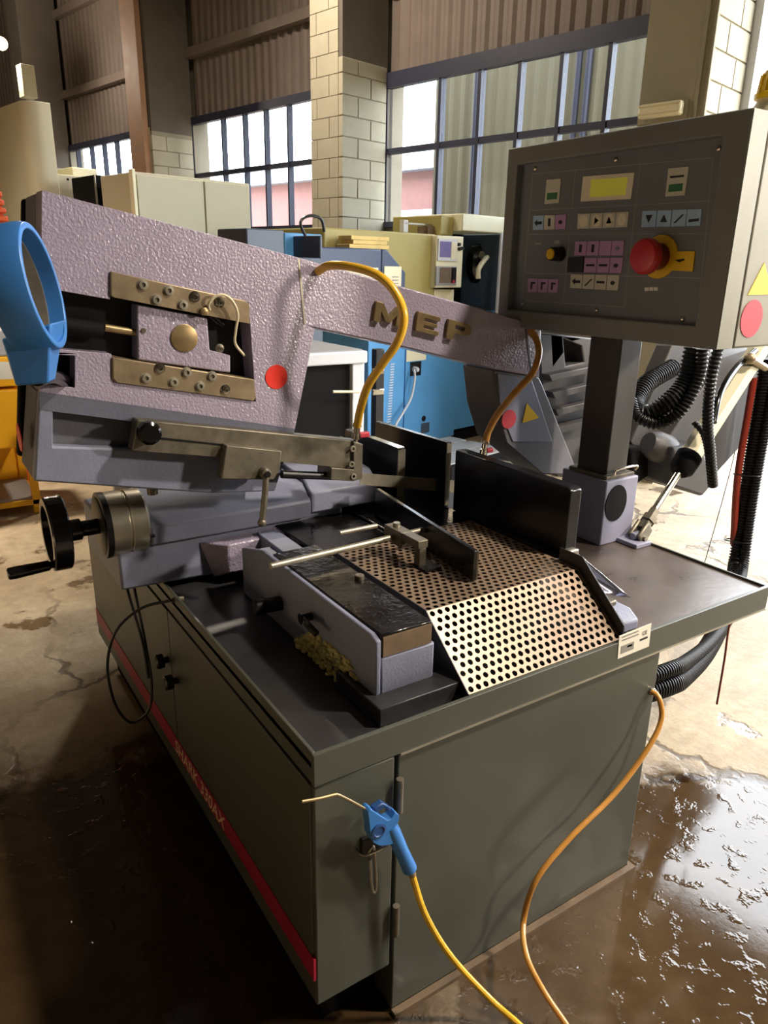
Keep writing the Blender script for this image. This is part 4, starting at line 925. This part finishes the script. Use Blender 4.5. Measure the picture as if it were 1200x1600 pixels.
# navy tailstock cover bolted to the headstock
zN = zat(560, 388, sL-.25)
eface(sL-.26, 490, 596, 420, zBl, zN, .255, 'navy_cover', 'navy_machine', lt, .012)
ta, tb = wt(596, 420, sL-.26)[0], wt(634, 420, sL-.26)[0]
ob('navy_cover', gen_prism([(ta-.002, zBl), (ta-.002, zN), (ta-.06, zN), (tb, zN-.17), (tb, zBl)], [], lambda p: tuple(W(sL-.26, p[0], p[1])), lambda p: tuple(W(sL-.005, p[0], p[1]))), 'navy_machine', lt, bevel=.012)
def plate(px0, py0, px1, py1, s_, mt, name):
    (ta, za), (tb, zb__) = wt(px0, py0, s_), wt(px1, py1, s_); ob(name, wbox(s_-.005, s_, min(ta, tb), max(ta, tb), min(za, zb__), max(za, zb__)), mt, lt, smooth=False)
plate(600, 416, 626, 450, sL-.26, 'cream', 'rating_plate'); plate(502, 417, 590, 452, sL-.26, 'cream', 'rating_plate')
for py in (432, 437, 442): plate(613, py, 622, py+1.5, sL-.266, 'grey_print', 'plate_print')
# blue base units
eface(sL, 633, 713, 600, .10, zBl-.01, .8, 'blue_base', 'sky_blue', lt, .006); eface(sL-.04, 575, 631.5, 600, .10, zBl-.01, .8, 'vent_unit', 'sky_blue', lt, .006); eface(sL, 714, 775, 600, .14, zBl-.03, .7, 'end_unit', 'sky_blue', lt, .006, .05)
eface(sL, 580, 770, 600, 0, .10, .6, 'machine_foot', 'black_matte', lt, .006, .1)
for k in range(26):
    ta, za = wt(613-k*.25, 569+k*4.1, sL-.04); ob('vent_slot', wbox(sL-.044, sL-.04, ta-.024, ta+.024, za-.005, za+.005), 'white_top', lt, smooth=False)
plate(641, 566, 657, 586, sL, 'black', 'socket')
ob('plug', lathe(ep(647, 577, sL-.004), -WD, [(0, .028), (.03, .026), (.05, .018), (.052, .012)], 12), 'white_top', lt)
ob('power_cable', tube([ep(647, 577, sL-.05), ep(648, 592, sL-.07), ep(642, 622, sL-.09), ep(628, 648, sL-.11), ep(617, 668, sL-.12), ep(612, 700, sL-.12)], .011, 8, 8), 'white_top', lt)
ob('knockout', lathe(ep(662, 654, sL), -WD, [(-.002, .028), (.003, .028)], 16), 'black', lt); plate(658, 662, 670, 675, sL, 'slate', 'vent_plate')
ob('latch', lathe(ep(740, 621, sL+.05), -WD, [(0, .03), (.03, .025)], 10), 'black', lt); ob('latch_arm', cyl(ep(740, 621, sL+.03), ep(760, 617, sL+.03), .012, 8), 'chrome', lt)
plate(635, 546, 665, 562, sL, 'cream_machine', 'cream_panel')
# boards and square on the lathe
for k, (x0, x1, yy) in enumerate([(546, 608, 388), (552, 605, 382), (549, 608, 375)]):
    s_ = sL-.2; ta, tb = wt(x0, yy, s_)[0], wt(x1, yy, s_)[0]; zz_ = zN+.001+k*.031
    o = ob('board', wbox(s_, s_+.15, tb, ta, zz_, zz_+.03), 'wood', bevel=.003); tag(o, ['lowest of three pale boards stacked on the navy lathe cover', 'middle board of the pale stack on the navy lathe cover', 'topmost pale board of the stack on the navy lathe cover'][k], 'board', 'boards on the navy cover')
s_ = sL+.15
o = ob('wooden_block', wbox(s_-.03, s_+.1, wt(686, 350, s_)[0], wt(665, 350, s_)[0], zt_+.001, zt_+.075), 'rust_side', bevel=.004); tag(o, 'small brown block under the steel square on the lathe', 'block')
sq = thing('steel_square', W(s_, 1.2, zt_+.076), 'steel square lying on a small brown block on top of the lathe', 'try square')
ob('square_blade', wbox(s_, s_+.04, wt(693, 348, s_)[0], wt(633, 348, s_)[0], zt_+.077, zt_+.092), 'steel', sq); eface(s_, 631, 638, 350, zt_+.01, zt_+.11, .05, 'square_stock', 'white_top', sq, .003)
# platform step
o_ = thing('platform_step', W(3.7, 1.0, 0), 'dark low step platform with grey treads on the floor before the blue lathe base', 'step')
s_ = 3.55
eface(s_, 708, 800, 670, 0, .22, .7, 'step_base', 'black_matte', o_, .008)
for k in range(3):
    ta, tb = wt(709, 670, s_)[0], wt(799, 670, s_)[0]; ob('tread', wbox(s_+.02+.225*k, s_+.22+.225*k, tb, ta, .22, .235), 'grey_top', o_, bevel=.004)
bpst = thing('black_post', at(588, 690, 'Y', 3.2)*1.0, 'black upright post with chrome clips in front of the blue vent unit', 'post')
q0 = at(588, 690, 'Y', 3.2); q1 = at(591, 545, 'Y', 3.2)
ob('post_shaft', box(q1.x-.035, q1.x+.035, 3.17, 3.23, 0, q1.z), 'black', bpst, bevel=.006)
for py in (580, 612): c = at(590, py, 'Y', 3.165); ob('clip', box(c.x-.045, c.x+.045, 3.15, 3.17, c.z-.02, c.z+.02), 'chrome', bpst, bevel=.004)
# white-topped table with black cupboard below
tb_ = thing('machine_table', (1.3, 2.6, 0), 'grey-topped table with white edge and black front seen through the bow opening', 'table')
yt = 2.6
q = at2([(430, 580), (575, 548), (575, 566), (430, 600)], 'Y', yt)
zt2 = q[1][1]; xr = q[1][0]
ob('table_top', box(xr-1.3, xr, yt, yt+.9, zt2-.07, zt2), 'white_top', tb_, bevel=.01); ob('top_mat', box(xr-1.28, xr-.02, yt+.03, yt+.88, zt2, zt2+.006), 'grey_top', tb_)
ob('front_panel', box(xr-1.28, xr-.10, yt+.05, yt+.85, .1, zt2-.07), 'black_matte', tb_); ob('leg', box(xr-.09, xr-.01, yt+.02, yt+.10, 0, zt2-.07), 'white_top', tb_, bevel=.005); ob('leg', box(xr-.09, xr-.01, yt+.8, yt+.88, 0, zt2-.07), 'white_top', tb_, bevel=.005)
ob('leg', box(xr-1.29, xr-1.21, yt+.8, yt+.88, 0, zt2-.07), 'white_top', tb_, bevel=.005); ob('leg', box(xr-1.29, xr-1.21, yt+.02, yt+.10, 0, zt2-.07), 'white_top', tb_, bevel=.005)
a0 = at(520, 612, 'Y', yt-.02); a1 = at(562, 612, 'Y', yt-.02); ob('pull_rod', cyl(a0, a1, .008, 8), 'cream', tb_)
# yellow bin, tray, orange bellows at far left
yb = thing('yellow_bin', (-.8, 4.6, 0), 'yellow storage bin with white paper label behind the saw at far left', 'bin')
YY = 4.4
q = at2([(-60, 560), (33, 556), (36, 752), (-60, 752)], 'Y', YY); x1b = q[1][0]; ztb = q[0][1]; zbb = max(0.02, q[2][1])
zm_ = at(20, 700, 'Y', YY).z; zm2 = at(20, 606, 'Y', YY).z
ob('bin_body', box(x1b-.9, x1b, YY, YY+.6, zm_, zm2-.01), 'yellow_bin', yb, bevel=.012); ob('bin_upper', box(x1b-.9, x1b, YY, YY+.6, zm2+.01, ztb), 'yellow_bin', yb, bevel=.012)
ob('leg', box(x1b-.05, x1b, YY, YY+.05, .0, zm_), 'yellow_bin', yb); ob('leg', box(x1b-.9, x1b-.85, YY, YY+.05, .0, zm_), 'yellow_bin', yb); ob('leg', box(x1b-.05, x1b, YY+.55, YY+.6, .0, zm_), 'yellow_bin', yb); ob('leg', box(x1b-.9, x1b-.85, YY+.55, YY+.6, .0, zm_), 'yellow_bin', yb)
ob('back_panel', box(x1b-.9, x1b, YY+.58, YY+.6, .1, zm_), 'yellow_bin', yb); ob('bottom_shelf', box(x1b-.9, x1b, YY, YY+.6, .06, .10), 'yellow_bin', yb, bevel=.005); ob('shelf_grating', box(x1b-.88, x1b-.02, YY+.02, YY+.58, .10, .115), 'grey_top', yb)
q = at2([(-40, 566), (23, 565), (22, 592), (-40, 594)], 'Y', YY); ob('paper_label', prism('Y', q, YY-.004, YY), 'paper', yb, smooth=False)
o = ob('grey_tray', [prism('X', [(YY+.0, ztb+.001), (YY+.6, ztb+.001), (YY+.56, ztb+.17), (YY+.04, ztb+.17)], x1b-.92, x1b+.01)], 'grey_top', bevel=.015); tag(o, 'grey tray resting on top of the yellow bin', 'tray')
# orange bellows column
obn = thing('orange_bellows', (-.8, 5.6, 0), 'orange-red ribbed bellows column beside the tall beige machine at far left', 'bellows')
oc = at(-6, 360, 'Y', 5.4)
ob('bellows_core', box(oc.x-.25, oc.x+.05, 5.3, 5.6, 0, at(0, 280, 'Y', 5.4).z), 'orange', obn)
for k in range(14):
    zk = at(0, 420, 'Y', 5.4).z + k*.055; wdt = .14-.006*k; ob('fold', box(oc.x-.3, oc.x+wdt-.03, 5.26, 5.6, zk, zk+.035), 'orange', obn, bevel=.008)
# lamp on the far pier
lw = thing('wall_lamp', W(11.5, 1.0, 3.4), 'glowing wall lamp with pale bracket at the far left edge', 'wall lamp')
t = 1.6; sl_, zl_ = ws(2, 68, t); 
ob('lamp_head', ball(W(sl_, t, zl_), .09), 'lamp_glow', lw)
sp_, zp_ = ws(20, 120, t); ob('lamp_bracket', wbox(sp_-.10, sp_+.10, t-.3, t-.1, ws(20, 152, t)[1], ws(20, 97, t)[1]), 'cream_machine', lw, bevel=.01)
ll = lamp('wall_lamp_light', W(sl_-.1, t+.15, zl_), 150, WARM, .08, None, 'POINT')
# trolley far behind at right
tr = thing('castor_trolley', (0, 0, 0), 'small dark castor trolley on the bright floor beyond the control post', 'trolley')
tr.location = at(1030, 575, 'Z', 0); c = tr.location.copy()
ob('deck', box(c.x-.25, c.x+.25, c.y-.2, c.y+.2, .14, .22), 'cream_machine', tr, bevel=.01)
for dx in (-.2, .2):
    for dy in (-.15, .15): ob('castor', lathe((c.x+dx-.02, c.y+dy, .065), (1, 0, 0), [(0, .05), (.005, .062), (.035, .062), (.04, .05)], 14), 'black', tr)
ob('handle', tube([(c.x+.22, c.y, .2), (c.x+.26, c.y, .55), (c.x+.26, c.y+.15, .6)], .015, 8, 6), 'black', tr)
